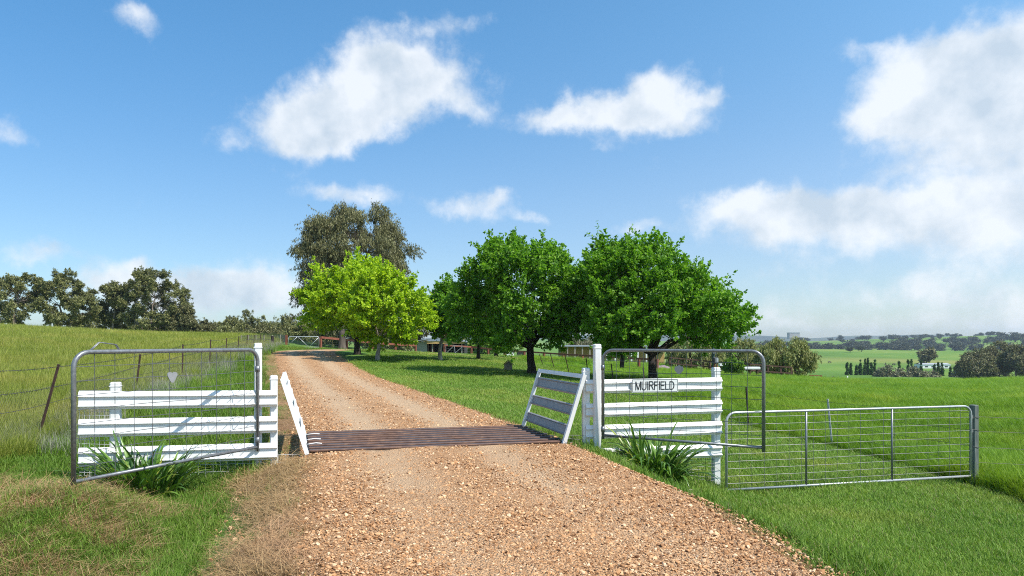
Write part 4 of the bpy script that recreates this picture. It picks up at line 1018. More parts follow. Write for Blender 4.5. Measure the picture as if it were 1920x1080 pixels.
def tree(name, label, cat, base, Y, rows, leaf, bark, nb, nl, lsize, seed, trunk_r=.2, fork=.3, style='broad', group='trees', depth=.9, clump=.5, shoots=10, lean=0.0, lo=.45, limbs=True, fork_z=None, aspect=.7):
    g = np.random.default_rng(seed); hull = outline_hull(rows, Y); hull[:, 0] = hull[0, 0] + (hull[:, 0]-hull[0, 0])*max(.4, 1 - {'broad': 1.75, 'bush': .55, 'up': 1.0, 'hang': .15}[style]*clump/(hull[-1, 0]-hull[0, 0]))
    base = Vector(base); root = thing(name, label, cat, base, group)
    B = boughs(hull, nb, Y, g, depth, clump*(.5 if style in ('hang', 'bush') else .75), lo)
    zc0, zc1 = hull[0, 0], hull[-1, 0]; mid = np.array([np.average(hull[:, 1], weights=hull[:, 2]), Y, zc0*.55+zc1*.45])
    # trunk with root flare, then limbs to the boughs
    fz = fork_z if fork_z is not None else zc0 + (zc1-zc0)*.12
    mb = MB(); fp = np.array([base.x + lean + (mid[0]-base.x)*.15, base.y, fz])
    bb = np.array(base)
    mb.tube([bb-np.array([0,0,.15]), bb+np.array([0,0,.06]), bb+np.array([0,0,.35])+(fp-bb)*.04, bb*.45+fp*.55+np.array([g.normal(0,.03),0,0]), fp], [trunk_r*1.55, trunk_r*1.28, trunk_r*1.02, trunk_r*.9, trunk_r*.85], 10)
    if limbs:
        mains = []
        nm = max(3, min(6, nb//8)); far = B[np.argsort(-np.linalg.norm(B-fp, axis=1))]
        pick = [far[0]]
        for q in far[1:]:
            if len(pick) < nm and all(np.dot(unit(q-fp), unit(p-fp)) < .8 for p in pick): pick.append(q)
        for q in pick:
            e = fp + (q-fp)*.62; pts = limb(mb, fp-np.array([0,0,.05]), e, trunk_r*.62, trunk_r*.22, g, 4, 6, .10); mains += [(p, trunk_r*(.5-.09*i)) for i, p in enumerate(pts)]
        MP = np.array([m[0] for m in mains])
        for b in B:
            k = np.argmin(((MP-b)**2).sum(1) + (MP[:, 2] > b[2])*1.0); r = max(mains[k][1]*.55, .012)
            limb(mb, MP[k], b, r, .008+.02*trunk_r, g, 3, 4, .06)
    mb.build('trunk', M[bark], root, True)
    # shoots on each bough carry the leaves
    per = max(2, nl//(len(B)*shoots)); N = len(B)*shoots*per
    bi = np.repeat(np.arange(len(B)), shoots); cs = clump*g.uniform(.7, 1.25, len(B))[bi]
    off = unit(g.normal(0, 1, (len(bi), 3)))*(g.uniform(0, 1, len(bi))**.5*cs)[:, None]
    if style == 'hang': off[:, 2] *= .8
    sb = B[bi] + off
    outw = unit(sb - mid)
    if style == 'broad':
        sd = unit(outw*.75 + np.array([0,0,.55]) + g.normal(0, .45, sb.shape)); sl = clump*g.uniform(.5, 1.3, len(bi))*np.where(g.random(len(bi)) < .055, 1.75, 1.0)
    elif style == 'hang':
        sd = unit(outw*.30 + np.array([0,0,-.75]) + g.normal(0, .25, sb.shape)); sl = clump*g.uniform(.6, 1.9, len(bi))
    elif style == 'up':
        sd = unit(outw*.12 + np.array([0,0,1.0]) + g.normal(0, .16, sb.shape)); sl = clump*g.uniform(.8, 1.8, len(bi))
    else:
        sd = unit(outw*.5 + np.array([0,0,.2]) + g.normal(0, .6, sb.shape)); sl = clump*g.uniform(.4, 1.0, len(bi))
    si = np.repeat(np.arange(len(bi)), per); t = g.uniform(0, 1, N)
    pos = sb[si] + sd[si]*(sl[si]*t)[:, None] + g.normal(0, 1, (N, 3))*(.16*clump*(1.1-t))[:, None]
    if style == 'hang':
        td = unit(np.array([0,0,-1.0]) + g.normal(0, .38, (N, 3))); nr = unit(g.normal(0, 1, (N, 3)) + np.array([.3,-.3,.35]))
    else:
        td = unit(sd[si]*.5 + g.normal(0, .6, (N, 3)) + np.array([0,0,-.15])); nr = unit(g.normal(0, .62, (N, 3)) + outw[si]*.55 + np.array([0,0,.65]))
    ln = lsize*g.uniform(.65, 1.3, N); V, Fc = leaf_mesh(pos, td, nr, ln, ln*aspect)
    fast_mesh('crown', V, Fc, M[leaf], root)
    return root
def at(px, py, Y): v = P(px, py, Y); v.z = H(v.x, Y); return v

tree('maple_tree', 'large deep green tree with forked dark trunk on the lawn, left of the pair', 'tree', at(997,702,34), 34,
     [(428,930,1035),(437,898,1058),(452,874,1078),(478,866,1105),(505,856,1118),(540,842,1112),(575,826,1118),(602,820,1112),(622,838,1098),(634,880,1065)],
     'leafgreen', 'barkdark', 105, 62000, .155, 4, .215, clump=.62, shoots=18, group='pair of deep green trees', fork_z=1.35)
tree('maple_tree', 'large deep green spreading tree behind the MUIRFIELD sign and right gate', 'tree', at(1224,722,31), 31,
     [(420,1140,1192),(431,1106,1250),(450,1094,1296),(480,1066,1322),(510,1058,1348),(540,1072,1368),(570,1066,1385),(595,1064,1406),(615,1070,1412),(630,1085,1385),(640,1115,1330)],
     'leafgreen', 'barkdark', 135, 84000, .15, 9, .20, clump=.62, shoots=18, group='pair of deep green trees', fork_z=1.1)
tree('elm_tree', 'bright yellow green tree with thick dark trunk at the road edge', 'tree', at(670,663,45), 45,
     [(468,655,695),(482,600,735),(505,572,755),(530,560,765),(560,556,765),(586,575,752),(604,600,725),(616,630,700)],
     'leafyellow', 'barkdark', 66, 42000, .175, 14, .20, clump=.62, shoots=17, group='two bright yellow green trees by the road', fork_z=2.0)
tree('elm_tree', 'bright yellow green tree with pale mottled trunk on the lawn edge', 'tree', at(708,678,40), 40,
     [(485,688,735),(502,660,768),(525,648,788),(550,640,804),(580,640,814),(602,648,812),(618,664,796),(630,685,765)],
     'leafyellow', 'barkpale', 64, 40000, .165, 17, .125, clump=.58, shoots=17, group='two bright yellow green trees by the road', fork_z=1.75)
tree('lawn_tree', 'smaller mid green tree with pale trunk between the yellow green and deep green trees', 'tree', at(825,679,43), 43,
     [(515,828,850),(535,808,868),(560,795,882),(586,790,890),(608,797,886),(622,810,870)],
     'leafgreen', 'barkpale', 34, 14000, .2, 21, .13, clump=.55, shoots=16, group='smaller lawn trees', fork_z=1.6)
tree('lawn_tree', 'smaller mid green tree on dark trunk behind the forked tree', 'tree', at(897,676,46), 46,
     [(520,895,925),(545,870,948),(575,862,960),(600,862,962),(618,872,950),(630,885,930)],
     'leafmid', 'barkdark', 34, 14000, .2, 23, .13, clump=.55, shoots=16, group='smaller lawn trees', fork_z=1.6)
tree('lawn_tree', 'light green tree standing beyond the lawn under the forked crown', 'tree', at(930,668,60), 60,
     [(600,925,960),(615,905,985),(632,900,995),(645,915,975)], 'leafmid', 'barkdark', 20, 7000, .22, 25, .16, clump=.6, shoots=14, group='smaller lawn trees', fork_z=1.7)
tree('lawn_tree', 'dark slim trunked tree beyond the white posts of the ochre building', 'tree', at(1166,690,52), 52,
     [(600,1160,1180),(620,1140,1198),(640,1135,1205),(655,1150,1190)], 'leafgreen', 'barkdark', 20, 7000, .22, 26, .16, clump=.6, shoots=14, group='smaller lawn trees', fork_z=1.2)
tree('gum_tree', 'tall grey brown gum tree rising behind the yellow green trees', 'tree', at(641,655,66), 68,
     [(386,632,712),(394,606,738),(408,582,754),(430,565,762),(455,556,778),(480,556,782),(505,562,776),(530,560,750),(555,545,700),(585,558,690),(612,590,680),(630,600,660)],
     'leafgumbrown', 'barkbrown', 130, 120000, .25, 31, .36, style='hang', clump=.85, shoots=26, fork_z=3.2, aspect=.25, group='gum trees', lo=.5)
tree('plum_tree', 'small dull pinkish leaved tree peeping between the green crowns', 'tree', at(838,655,84), 84,
     [(520,825,845),(540,812,862),(570,805,868),(610,800,872),(630,815,860)], 'leafplum', 'barkdark', 26, 9000, .28, 33, .16, clump=.8, shoots=14, style='bush')
# gum trees beyond the left paddock, each with its own outline
gl_ = [
 ('gum tree at the left edge of the photo with crown cut by the frame', 20, 612, 118, [(512,18,50),(522,-5,68),(545,-40,75),(570,-55,68),(595,-40,55),(610,-20,35)], 'leafgum', 24, 41),
 ('gum tree with pale leaning limbs second from the left beyond the paddock', 105, 616, 122, [(507,92,138),(520,72,158),(542,64,172),(566,62,180),(590,72,182),(608,90,160)], 'leafgum', 30, 42),
 ('low bushy gum between the two big gums on the left skyline', 205, 622, 130, [(560,196,218),(575,182,236),(595,176,250),(615,184,246)], 'leafgum', 16, 43),
 ('big domed gum tree standing alone on the left skyline', 272, 632, 126, [(506,256,304),(516,242,326),(534,234,346),(552,228,358),(575,232,352),(600,236,345),(625,244,330)], 'leafgum', 46, 44),
 ('small side gum leaning left of the big domed gum', 212, 628, 127, [(528,200,220),(540,192,236),(556,200,242),(570,212,244)], 'leafgum', 10, 45),
 ('rounded bushy gum against the right side of the domed gum', 350, 634, 124, [(576,338,362),(588,326,372),(606,320,378),(628,324,376)], 'leafgumbrown', 18, 46),
]
for lab, px, py, Y, rows, lf, nb, sd in gl_:
    b = at(px, py, Y)
    tree('gum_tree', lab, 'tree', b, Y, rows, lf, 'barkgum', int(nb*2.4), nb*1700, .34, sd, .42, style='bush', clump=.82, shoots=18, fork_z=b.z+2.2, aspect=.34, group='gum trees beyond the left paddock', lo=.35)
g3 = np.random.default_rng(77)
row_labels = ['low olive gum in the hedge of trees below the domed gum','brown scrubby gum left of the skyline dip','short gum at the foot of the skyline dip','tufted gum with thin top left of the far hedge','taller open topped gum above the far hedge','dense low gum in the far hedge','bushy khaki gum behind the netting fence','wide dark gum behind the far gate posts','grey gum directly above the far pale gate','dense gum at the right end of the far hedge','olive gum half hidden by the tall gum','low scrubby gum below the domed gum trunk','low gum between the domed and rounded gums','small brown gum on the skyline left of the hedge']
row_spec = [(245,600,40,150),(385,600,30,138),(412,606,28,150),(437,596,30,145),(476,581,38,150),(520,596,36,140),(495,612,30,115),(552,590,44,150),(566,606,34,118),(590,600,30,140),(612,596,34,130),(165,590,46,140),(305,606,44,130),(425,615,30,120)]
for lab, (px, tp, hw, Y) in zip(row_labels, row_spec):
    b = at(px, 640, Y); bot = min(HZ + (CH - b.z)/Y*F - 1, 645)
    j = g3.uniform(-4, 4, 8); h = bot-tp
    rows = [(tp, px-hw*.3+j[0], px+hw*.3+j[1]), (tp+h*.2, px-hw*.72+j[2], px+hw*.72+j[3]), (tp+h*.5, px-hw+j[4], px+hw+j[5]), (tp+h*.8, px-hw*.9, px+hw*.9), (bot-1, px-hw*.6, px+hw*.6)]
    tree('gum_tree', lab, 'tree', b, Y, rows, 'leafgum' if g3.random() < .6 else 'leafgumbrown', 'barkgum', 24, 14000, .38, int(g3.integers(1e6)), .3, style='bush', clump=1.0, shoots=14, fork_z=b.z+1.2, aspect=.36, group='gum trees beyond the left paddock', lo=.3)
# trees behind the red fence, in the gap below the crowns
back_labels = ['dark gum behind the red fence right of the tall trunk','greyish bush behind the red fence left of the shed','small dark shrub on the green slope behind the red fence','low grey tree behind the stock yard','yellow green shrub behind the shed','shadowy tree behind the shed roof']
for lab, (px, tp, hw, Y, lf) in zip(back_labels, [(705,600,34,105,'leafgum'),(748,610,34,100,'leafgum'),(633,640,9,72,'leafgum'),(780,612,36,112,'leafgumbrown'),(905,628,30,100,'leafmid'),(865,606,40,110,'leafgum')]):
    b = at(px, 650, Y); bot = HZ + (CH - b.z)/Y*F - 1; h = max(bot-tp, 8)
    rows = [(tp, px-hw*.3, px+hw*.3), (tp+h*.25, px-hw*.8, px+hw*.8), (tp+h*.6, px-hw, px+hw), (bot-1, px-hw*.7, px+hw*.7)]
    tree('gum_tree' if 'gum' in lab else ('shrub' if 'shrub' in lab or 'bush' in lab else 'tree'), lab, 'shrub' if 'shrub' in lab or 'bush' in lab else 'tree', b, Y, rows, lf, 'barkgum', 14, 5000, .5 if hw > 12 else .25, int(g3.integers(1e6)), .2 if hw > 12 else .05, style='bush', clump=.9 if hw > 12 else .25, shoots=14, fork_z=b.z+.8, aspect=.4, group='trees behind the red fence', lo=.3)
# willows and olives on the right
def bushy(name, label, px, py, Y, rows, leaf, nb, nl, ls, sd, bark='barkdark', r=.18, cl=.7, fk=.7, style='hang', asp=.3, group=None):
    b = at(px, py, Y); return tree(name, label, 'tree' if 'tree' in name else 'shrub', b, Y, rows, leaf, bark, nb, nl, ls, sd, r, style=style, clump=cl, shoots=18, fork_z=b.z+fk, aspect=asp, group=group, lo=.4)
bushy('willow_tree', 'wide sage green willow at the right end of the brown fence', 1476, 704, 74, [(629,1452,1490),(636,1432,1510),(648,1418,1524),(664,1410,1530),(682,1412,1530),(696,1428,1522),(703,1445,1505)], 'leafwillow', 62, 26000, .27, 51, r=.2, cl=.62, group='sage green willows')
bushy('willow_tree', 'sage green willow behind the brown fence with twin dark leaning trunks', 1290, 692, 72, [(622,1268,1330),(636,1252,1352),(652,1248,1362),(668,1256,1356),(680,1270,1340)], 'leafwillow', 36, 14000, .27, 52, r=.26, cl=.62, group='sage green willows')
bushy('willow_tree', 'sage green willow between the green pole and the wide willow', 1388, 694, 80, [(636,1372,1420),(648,1356,1432),(664,1350,1438),(682,1360,1430)], 'leafwillow', 32, 12000, .27, 53, r=.2, cl=.65, group='sage green willows')
bushy('olive_tree', 'grey green olive tree rising over the ochre building', 1118, 690, 98, [(628,1085,1140),(640,1062,1165),(652,1055,1172),(660,1062,1165),(672,1080,1150)], 'leafgrey', 34, 13000, .34, 54, r=.22, cl=.75, group=None)
bushy('shrub', 'small bright green bush beside the white troughs', 1376, 697, 58, [(670,1368,1384),(678,1358,1394),(688,1356,1394),(696,1364,1386)], 'leafmid', 14, 3500, .2, 55, r=.05, cl=.3, fk=.2, style='bush', asp=.7)
# poplars beyond the crest
pop = [(1588,677,708,6),(1595,684,708,4.5),(1606,688,708,5),(1613,671,709,6.5),(1622,676,709,5.5),(1627,669,709,6),(1634,680,709,5),(1640,676,708,6),(1686,680,708,5),(1703,672,706,5),(1709,676,706,5),(1727,680,706,4.5),(1752,680,709,6),(1759,678,709,6),(1766,682,709,6),(1782,691,709,4)]
plabs = ['poplar at the left end of the poplar row','slim short poplar second in the row','low poplar left of the tallest poplars','tall poplar starting the tallest clump','slightly lower poplar inside the tallest clump','tallest poplar of the row','poplar leaning against the tallest poplar','isolated poplar at the right side of the tall clump','short poplar behind the left end of the bushes','tall twin poplar left of the lone gum','right half of the twin poplars above the bushes','short slim poplar between bushes and white shed','left poplar of the three before the white shed','middle poplar of the three before the white shed','right poplar of the three before the white shed','tiny poplar left of the gum clump']
PY = 300
for lab, (px, tp, bt, hw) in zip(plabs, pop):
    b = P(px, bt+4, PY); b.z = H(b.x, PY); h = bt-tp
    tree('poplar_tree', lab, 'tree', b, PY, [(tp-2,px-.5,px+.5),(tp+h*.25,px-hw*.4,px+hw*.4),(tp+h*.6,px-hw*.62,px+hw*.62),(bt,px-hw*.6,px+hw*.6)], 'leafpoplar', 'barkdark', 26, 3600, .42, int(px), .15, style='up', clump=.42, shoots=9, fork_z=b.z+.6, aspect=.6, group='poplars beyond the crest', limbs=False, lo=.1)
vb = [(1663,687,20),(1680,694,22),(1700,690,24),(1720,689,22),(1740,694,20),(1655,698,16),(1798,690,14),(1815,694,14)]
vlabs = ['grey willow bush right of the tall poplars','low grey bush in the middle of the valley bushes','rounded grey bush below the twin poplars','rounded grey bush right of the twin poplars','low grey bush before the white shed','lowest grey bush at the foot of the poplars','small grey bush left of the gum clump','small grey bush under the gum clump']
for lab, (px, tp, hw) in zip(vlabs, vb):
    b = P(px, 712, 285); b.z = H(b.x, 285)
    bushy('shrub', lab, px, 712, 285, [(tp,px-hw*.4,px+hw*.4),(tp+6,px-hw*.8,px+hw*.8),(tp+13,px-hw,px+hw),(712,px-hw*.9,px+hw*.9)], 'leafgrey', 12, 2600, .9, int(px)+7, cl=1.3, style='bush', asp=.5, group='grey bushes in the valley')
rg = [('dark gum at the left side of the clump on the right',1828,662,34,262),('tall rounded gum inside the right clump',1852,650,34,280),('tallest gum of the right clump with broad top',1872,641,30,300),('gum right of the tallest one in the right clump',1905,648,32,270),('gum at the right edge of the photo in the clump',1945,645,34,285),('low dark gum in front of the right clump',1812,676,18,258)]
for k, (lab, px, tp, hw, Y) in enumerate(rg):
    b = P(px, 714, Y); b.z = H(b.x, Y); bt = 705; h = bt-tp
    tree('gum_tree', lab, 'tree', b, Y, [(tp,px-hw*.3,px+hw*.35),(tp+h*.15,px-hw*.7,px+hw*.7),(tp+h*.4,px-hw,px+hw*.95),(tp+h*.7,px-hw*.9,px+hw),(bt-3,px-hw*.55,px+hw*.5)], 'leafgumbrown', 'barkgum', 60, 18000, .75, 90+k, .5, style='bush', clump=1.5, shoots=18, fork_z=b.z+4, aspect=.36, group='gum clump on the right', lo=.35)
b = P(1737, 681, 420); b.z = H(b.x, 420)
tree('gum_tree', 'lone dark gum tree beside the long white shed in the valley', 'tree', b, 420, [(655,1730,1748),(660,1724,1752),(668,1724,1752),(674,1731,1744)], 'leafgumbrown', 'barkgum', 16, 3500, 1.5, 99, .45, style='bush', clump=2.2, shoots=14, fork_z=b.z+3.5, aspect=.4, lo=.3)
# white shed in the valley and cattle
def far_shed():
    Y = 400; x0, x1 = PX(1729, Y), PX(1774, Y+4); z = H(x0, Y); z1 = PZ(680, Y); z1 = z + 2.3; r = thing('farm_shed', 'long low white shed far down in the valley', 'shed', ((x0+x1)/2, Y+4, z))
    m = (x0+x1)/2
    MB().box((m, Y, (z+z1)/2), ((x1-x0)/2,0,0), (0,.1,0), (0,0,(z1-z)/2)).build('front_wall', M['white'], r)
    for x in (x0+.1, x1-.1): MB().box((x, Y+4, (z+z1)/2), (.1,0,0), (0,3.88,0), (0,0,(z1-z)/2)).build('side_wall', M['white'], r)
    MB().box((m, Y+8, (z+z1)/2), ((x1-x0)/2,0,0), (0,.1,0), (0,0,(z1-z)/2)).build('back_wall', M['white'], r)
    MB().add([(x0-.3,Y-.4,z1),(x1+.3,Y-.4,z1),(x1+.3,Y+4,z1+.7),(x0-.3,Y+4,z1+.7),(x1+.3,Y+8.4,z1),(x0-.3,Y+8.4,z1)], [(0,1,2,3),(3,2,4,5)]).build('roof', M['wirelight'], r)
    for f in (.15,.38,.62,.85): MB().box((x0+(x1-x0)*f, Y-.12, (z+z1)/2-.1), (.9,0,0), (0,.04,0), (0,0,.35)).build('opening', M['darkvoid'], r)
far_shed()
def cow(label, px, py, Y):
    b = P(px, py, Y); b.z = H(b.x, Y); r = thing('cow', label, 'cow', b, 'black cattle on the far pasture')
    me = bpy.data.meshes.new('body'); V = []; E = []; rad = []
    def v(x, z, y=0, rr=.1): V.append((x, y, z)); rad.append(rr); return len(V)-1
    a = v(0,1.0,0,.40); c = v(-.7,1.02,0,.38); d = v(.7,1.0,0,.38); n = v(1.1,1.05,0,.22); h = v(1.5,.75,0,.16); mz = v(1.75,.5,0,.10); tl = v(-1.08,1.1,0,.06); tl2 = v(-1.15,.6,0,.04)
    E += [(a,c),(a,d),(d,n),(n,h),(h,mz),(c,tl),(tl,tl2)]
    for x, s in ((-.75,1),(-.75,-1),(.7,1),(.7,-1)):
        k = v(x,.62,s*.22,.16); k2 = v(x-.04,.34,s*.22,.08); k3 = v(x,.03,s*.22,.07); E += [(c if x < 0 else d, k),(k,k2),(k2,k3)]
    me.from_pydata(V, E, []); o = bpy.data.objects.new('body', me); C.objects.link(o); o.parent = r; ORG[o.name] = Vector(b)
    sk = o.modifiers.new('skin', 'SKIN')
    for i, q in enumerate(me.skin_vertices[0].data if me.skin_vertices else []): q.radius = (rad[i], rad[i]); q.use_root = (i == 0)
    if not me.skin_vertices:
        pass
    o.modifiers.new('sub', 'SUBSURF').levels = 1
    me.materials.append(M['cow'])
    return o, rad
for lab, px, py, Y in (('black cow grazing higher on the far pasture, left of the poplars', 1555, 679, 480), ('black cow on the far pasture above the valley bushes', 1676, 684, 450)):
    o, rad = cow(lab, px, py, Y)
    bpy.context.view_layer.objects.active = o
    if o.data.skin_vertices:
        for i, q in enumerate(o.data.skin_vertices[0].data): q.radius = (rad[i], rad[i]); q.use_root = (i == 0)
# silo block on the far hill
def block():
    Y = 2600; x0, x1 = PX(1478, Y), PX(1497, Y); z1 = PZ(623.5, Y); z0 = z1-16
    r = thing('silo_block', 'square grey building standing up on the far hill line', 'building', ((x0+x1)/2, Y, z0))
    MB().box(((x0+x1)/2, Y, (z0+z1)/2-5), ((x1-x0)/2,0,0), (0,12,0), (0,0,(z1-z0)/2+4)).build('wall', M['farblock'], r)
    MB().box(((x0+x1)/2, Y, z1-1+.5), ((x1-x0)/2+1.5,0,0), (0,13,0), (0,0,.5)).build('roof', M['greysheet'], r)
block()
# scattered trees on the far ridges: copies of four small trees
def far_protos():
    out = []
    for k in range(4):
        g = np.random.default_rng(200+k); r = thing('paddock_tree', 'dark distant tree', 'tree', (0,0,-50-k), 'dark trees scattered over the far ridges')
        n = 14; B = unit(g.normal(0, 1, (n, 3)))*np.array([4.4, 4.4, 3.3])*g.uniform(.3, 1, (n, 1)) + np.array([0,0,5.4])
        N = n*60; bi = np.repeat(np.arange(n), 60)
        pos = B[bi] + g.normal(0, 1.0, (N, 3))*np.array([1.25,1.25,.8]); nr = unit(g.normal(0, .6, (N, 3)) + unit(pos-np.array([0,0,5.5]))*.6 + np.array([0,0,.5])); td = unit(g.normal(0, 1, (N, 3)))
        V, Fc = leaf_mesh(pos, td, nr, g.uniform(.9, 1.7, N), g.uniform(.7, 1.2, N))
        V[:, 2] += -50-k
        mb = MB(); mb.tube([(0,0,-50-k-.5),(.1,0,-48-k),(0,.1,-45-k)], [.5,.38,.25], 6)
        for q in B[:5]: mb.tube([(0,.1,-45.6-k), tuple(q+np.array([0,0,-50-k]))], [.22,.08], 4, False)
        mb.build('trunk', M['barkdark'], r); fast_mesh('crown', V, Fc, M['leaffar'], r); out.append(r)
    return out
FP = far_protos()
g4 = np.random.default_rng(8); used = [False]*4; spots = []
def try_spot(px, Y, s): spots.append((px, Y, s))
for k in range(150):                 # dense dark belt
    px = g4.uniform(1410, 2060); Y = g4.uniform(1020, 1330); try_spot(px, Y, g4.uniform(1.0, 1.85))
for k in range(60):                 # open woodland rising behind
    px = g4.uniform(1400, 2080); Y = g4.uniform(1380, 1780)
    if pnoise(np.array([px]), np.array([Y]), 60, 9)[0] > .42: try_spot(px, Y, g4.uniform(.8, 1.5))
for k in range(70):                 # ridge top
    px = g4.uniform(1480, 2080); Y = g4.uniform(1850, 2250)
    if px > 1640 or g4.random() < .45: try_spot(px, Y, g4.uniform(.8, 1.6))
for px, Y in ((1508,960),(1512,955),(1594,700),(1615,720),(1520,880)): try_spot(px, Y, .7)
spots.sort(key=lambda t: t[1])
lab_far = {0: 'dark distant tree in the belt at the foot of the far ridge', 1: 'dark distant tree on the slope of the far ridge', 2: 'dark distant tree along the far ridge top', 3: 'small dark tree on the bright far pasture'}
grp_far = {0: 'trees in the belt below the far ridge', 1: 'trees on the slope of the far ridge', 2: 'trees along the far ridge top', 3: 'small trees on the far pasture'}
for px, Y, s in spots:
    k = int(g4.integers(4)); b = P(px, 640, Y); b.z = H(b.x, Y) - .3
    if used[k]: o = dup(FP[k], b, g4.uniform(0, 6.3), (s*g4.uniform(.9,1.3), s*g4.uniform(.9,1.3), s*g4.uniform(.75,1.05)))
    else: o = FP[k]; used[k] = True; o.location = b; o.scale = (s, s, s)
    z = 3 if Y < 1000 else 0 if Y < 1350 else 1 if Y < 1800 else 2
    o['label'] = lab_far[z]; o['group'] = grp_far[z]

# ------------------------------------------------------------------ strap leaved clumps in front of the fences
def strap_plant(label, c, n, hgt, spread, seed):
    g = np.random.default_rng(seed); root = thing('strap_leaf_plant', label, 'plant', c, 'strap leaved clumps at the gates')
    meshes = []
    for k in range(9):                       # nine leaf shapes, shared
        L = g.uniform(.7, 1.15); droop = g.uniform(.2, 1.1); segs = 7; V = []; Fc = []
        x = z = 0.0; ang = g.uniform(1.15, 1.45)
        for i in range(segs+1):
            t = i/segs; w = .027*(1-.15*t)*(1 - max(0, (t-.45)/.55)**1.6) + .0015
            nx, nz = -math.sin(ang), math.cos(ang)
            V += [(x, -w, z + 0), (x + nx*-w*.35, 0, z - w*.35), (x, w, z)]
            x += math.cos(ang)*L/segs; z += math.sin(ang)*L/segs; ang -= droop*(.25+t*2.2)/segs*1.9
        for i in range(segs):
            a = i*3; Fc += [(a,a+1,a+4,a+3),(a+1,a+2,a+5,a+4)]
        me = bpy.data.meshes.new('leaf'); me.from_pydata(V, [], Fc); me.materials.append(M['flax']); me.polygons.foreach_set('use_smooth', [True]*len(me.polygons)); meshes.append(me)
    for i in range(n):
        o = bpy.data.objects.new('leaf', meshes[i % 9]); C.objects.link(o); o.parent = root
        a = g.uniform(0, 2*math.pi); r = spread*math.sqrt(g.random())
        p = Vector((c[0] + r*math.cos(a), c[1] + r*math.sin(a)*.7, 0)); p.z = H(p.x, p.y) - .02
        o.location = p - Vector(c); s = hgt*g.uniform(.6, 1.12)
        o.rotation_euler = (g.uniform(-.25, .25), g.uniform(-.1, .55)*(.3+r/spread), a + g.normal(0, .7)); o.scale = (s, s*g.uniform(.8, 1.3)/max(hgt, .6), s)
c = G(272, 8.95); strap_plant('clump of long strap leaves under the left gate beside dry grass', c, 210, .84, .36, 3)
c = G(1226, 10.78); strap_plant('clump of long strap leaves at the road edge in front of the right rails', c, 230, .92, .36, 4)
# small things lying by the clumps
def bits():
    a, b = G(1293, 10.5)+Z*.05, G(1319, 9.9)+Z*.02; r = thing('timber_offcut', 'pale weathered timber offcut lying right of the right clump', 'timber', a)
    v = b-a; s = v.cross(Z).normalized(); MB().box((a+b)/2, v/2, s*.035, Z*.02).build('board', M['oldwood'], r)
    pts = [G(px, Y)+Z*.012 for px, Y in ((60,7.75),(72,7.45),(88,7.2),(103,7.0),(116,6.8))]
    r = thing('poly_pipe', 'dark thin pipe lying in the dry grass below the left fence', 'pipe', pts[0])
    MB().tube(pts, .011, 6).build('pipe_run', M['black'], r, True)
bits()

# ------------------------------------------------------------------ scattered grass, straw and stones
def gn_scatter(name, proto, pts, rot, scl):
    me = bpy.data.meshes.new(name); me.vertices.add(len(pts)); me.vertices.foreach_set('co', np.asarray(pts, np.float32).ravel())
    a = me.attributes.new('rot', 'FLOAT_VECTOR', 'POINT'); a.data.foreach_set('vector', np.asarray(rot, np.float32).ravel())
    a = me.attributes.new('scl', 'FLOAT_VECTOR', 'POINT'); a.data.foreach_set('vector', np.asarray(scl, np.float32).ravel())
    o = bpy.data.objects.new(name, me); C.objects.link(o); o['kind'] = 'stuff'
    ng = bpy.data.node_groups.new(name, 'GeometryNodeTree')
    ng.interface.new_socket('Geometry', in_out='INPUT', socket_type='NodeSocketGeometry'); ng.interface.new_socket('Geometry', in_out='OUTPUT', socket_type='NodeSocketGeometry')
    N = ng.nodes; gi = N.new('NodeGroupInput'); go = N.new('NodeGroupOutput'); ip = N.new('GeometryNodeInstanceOnPoints'); oi = N.new('GeometryNodeObjectInfo')
    oi.inputs['Object'].default_value = proto; oi.inputs['As Instance'].default_value = True
    ar = N.new('GeometryNodeInputNamedAttribute'); ar.data_type = 'FLOAT_VECTOR'; ar.inputs[0].default_value = 'rot'
    asc = N.new('GeometryNodeInputNamedAttribute'); asc.data_type = 'FLOAT_VECTOR'; asc.inputs[0].default_value = 'scl'
    m2p = N.new('GeometryNodeMeshToPoints')
    e2r = N.new('FunctionNodeEulerToRotation')
    ln = ng.links.new
    ln(gi.outputs[0], m2p.inputs[0]); ln(m2p.outputs[0], ip.inputs['Points']); ln(oi.outputs['Geometry'], ip.inputs['Instance'])
    ln(ar.outputs[0], e2r.inputs[0]); ln(e2r.outputs[0], ip.inputs['Rotation']); ln(asc.outputs[0], ip.inputs['Scale']); ln(ip.outputs[0], go.inputs[0])
    md = o.modifiers.new('scatter', 'NODES'); md.node_group = ng
    return o
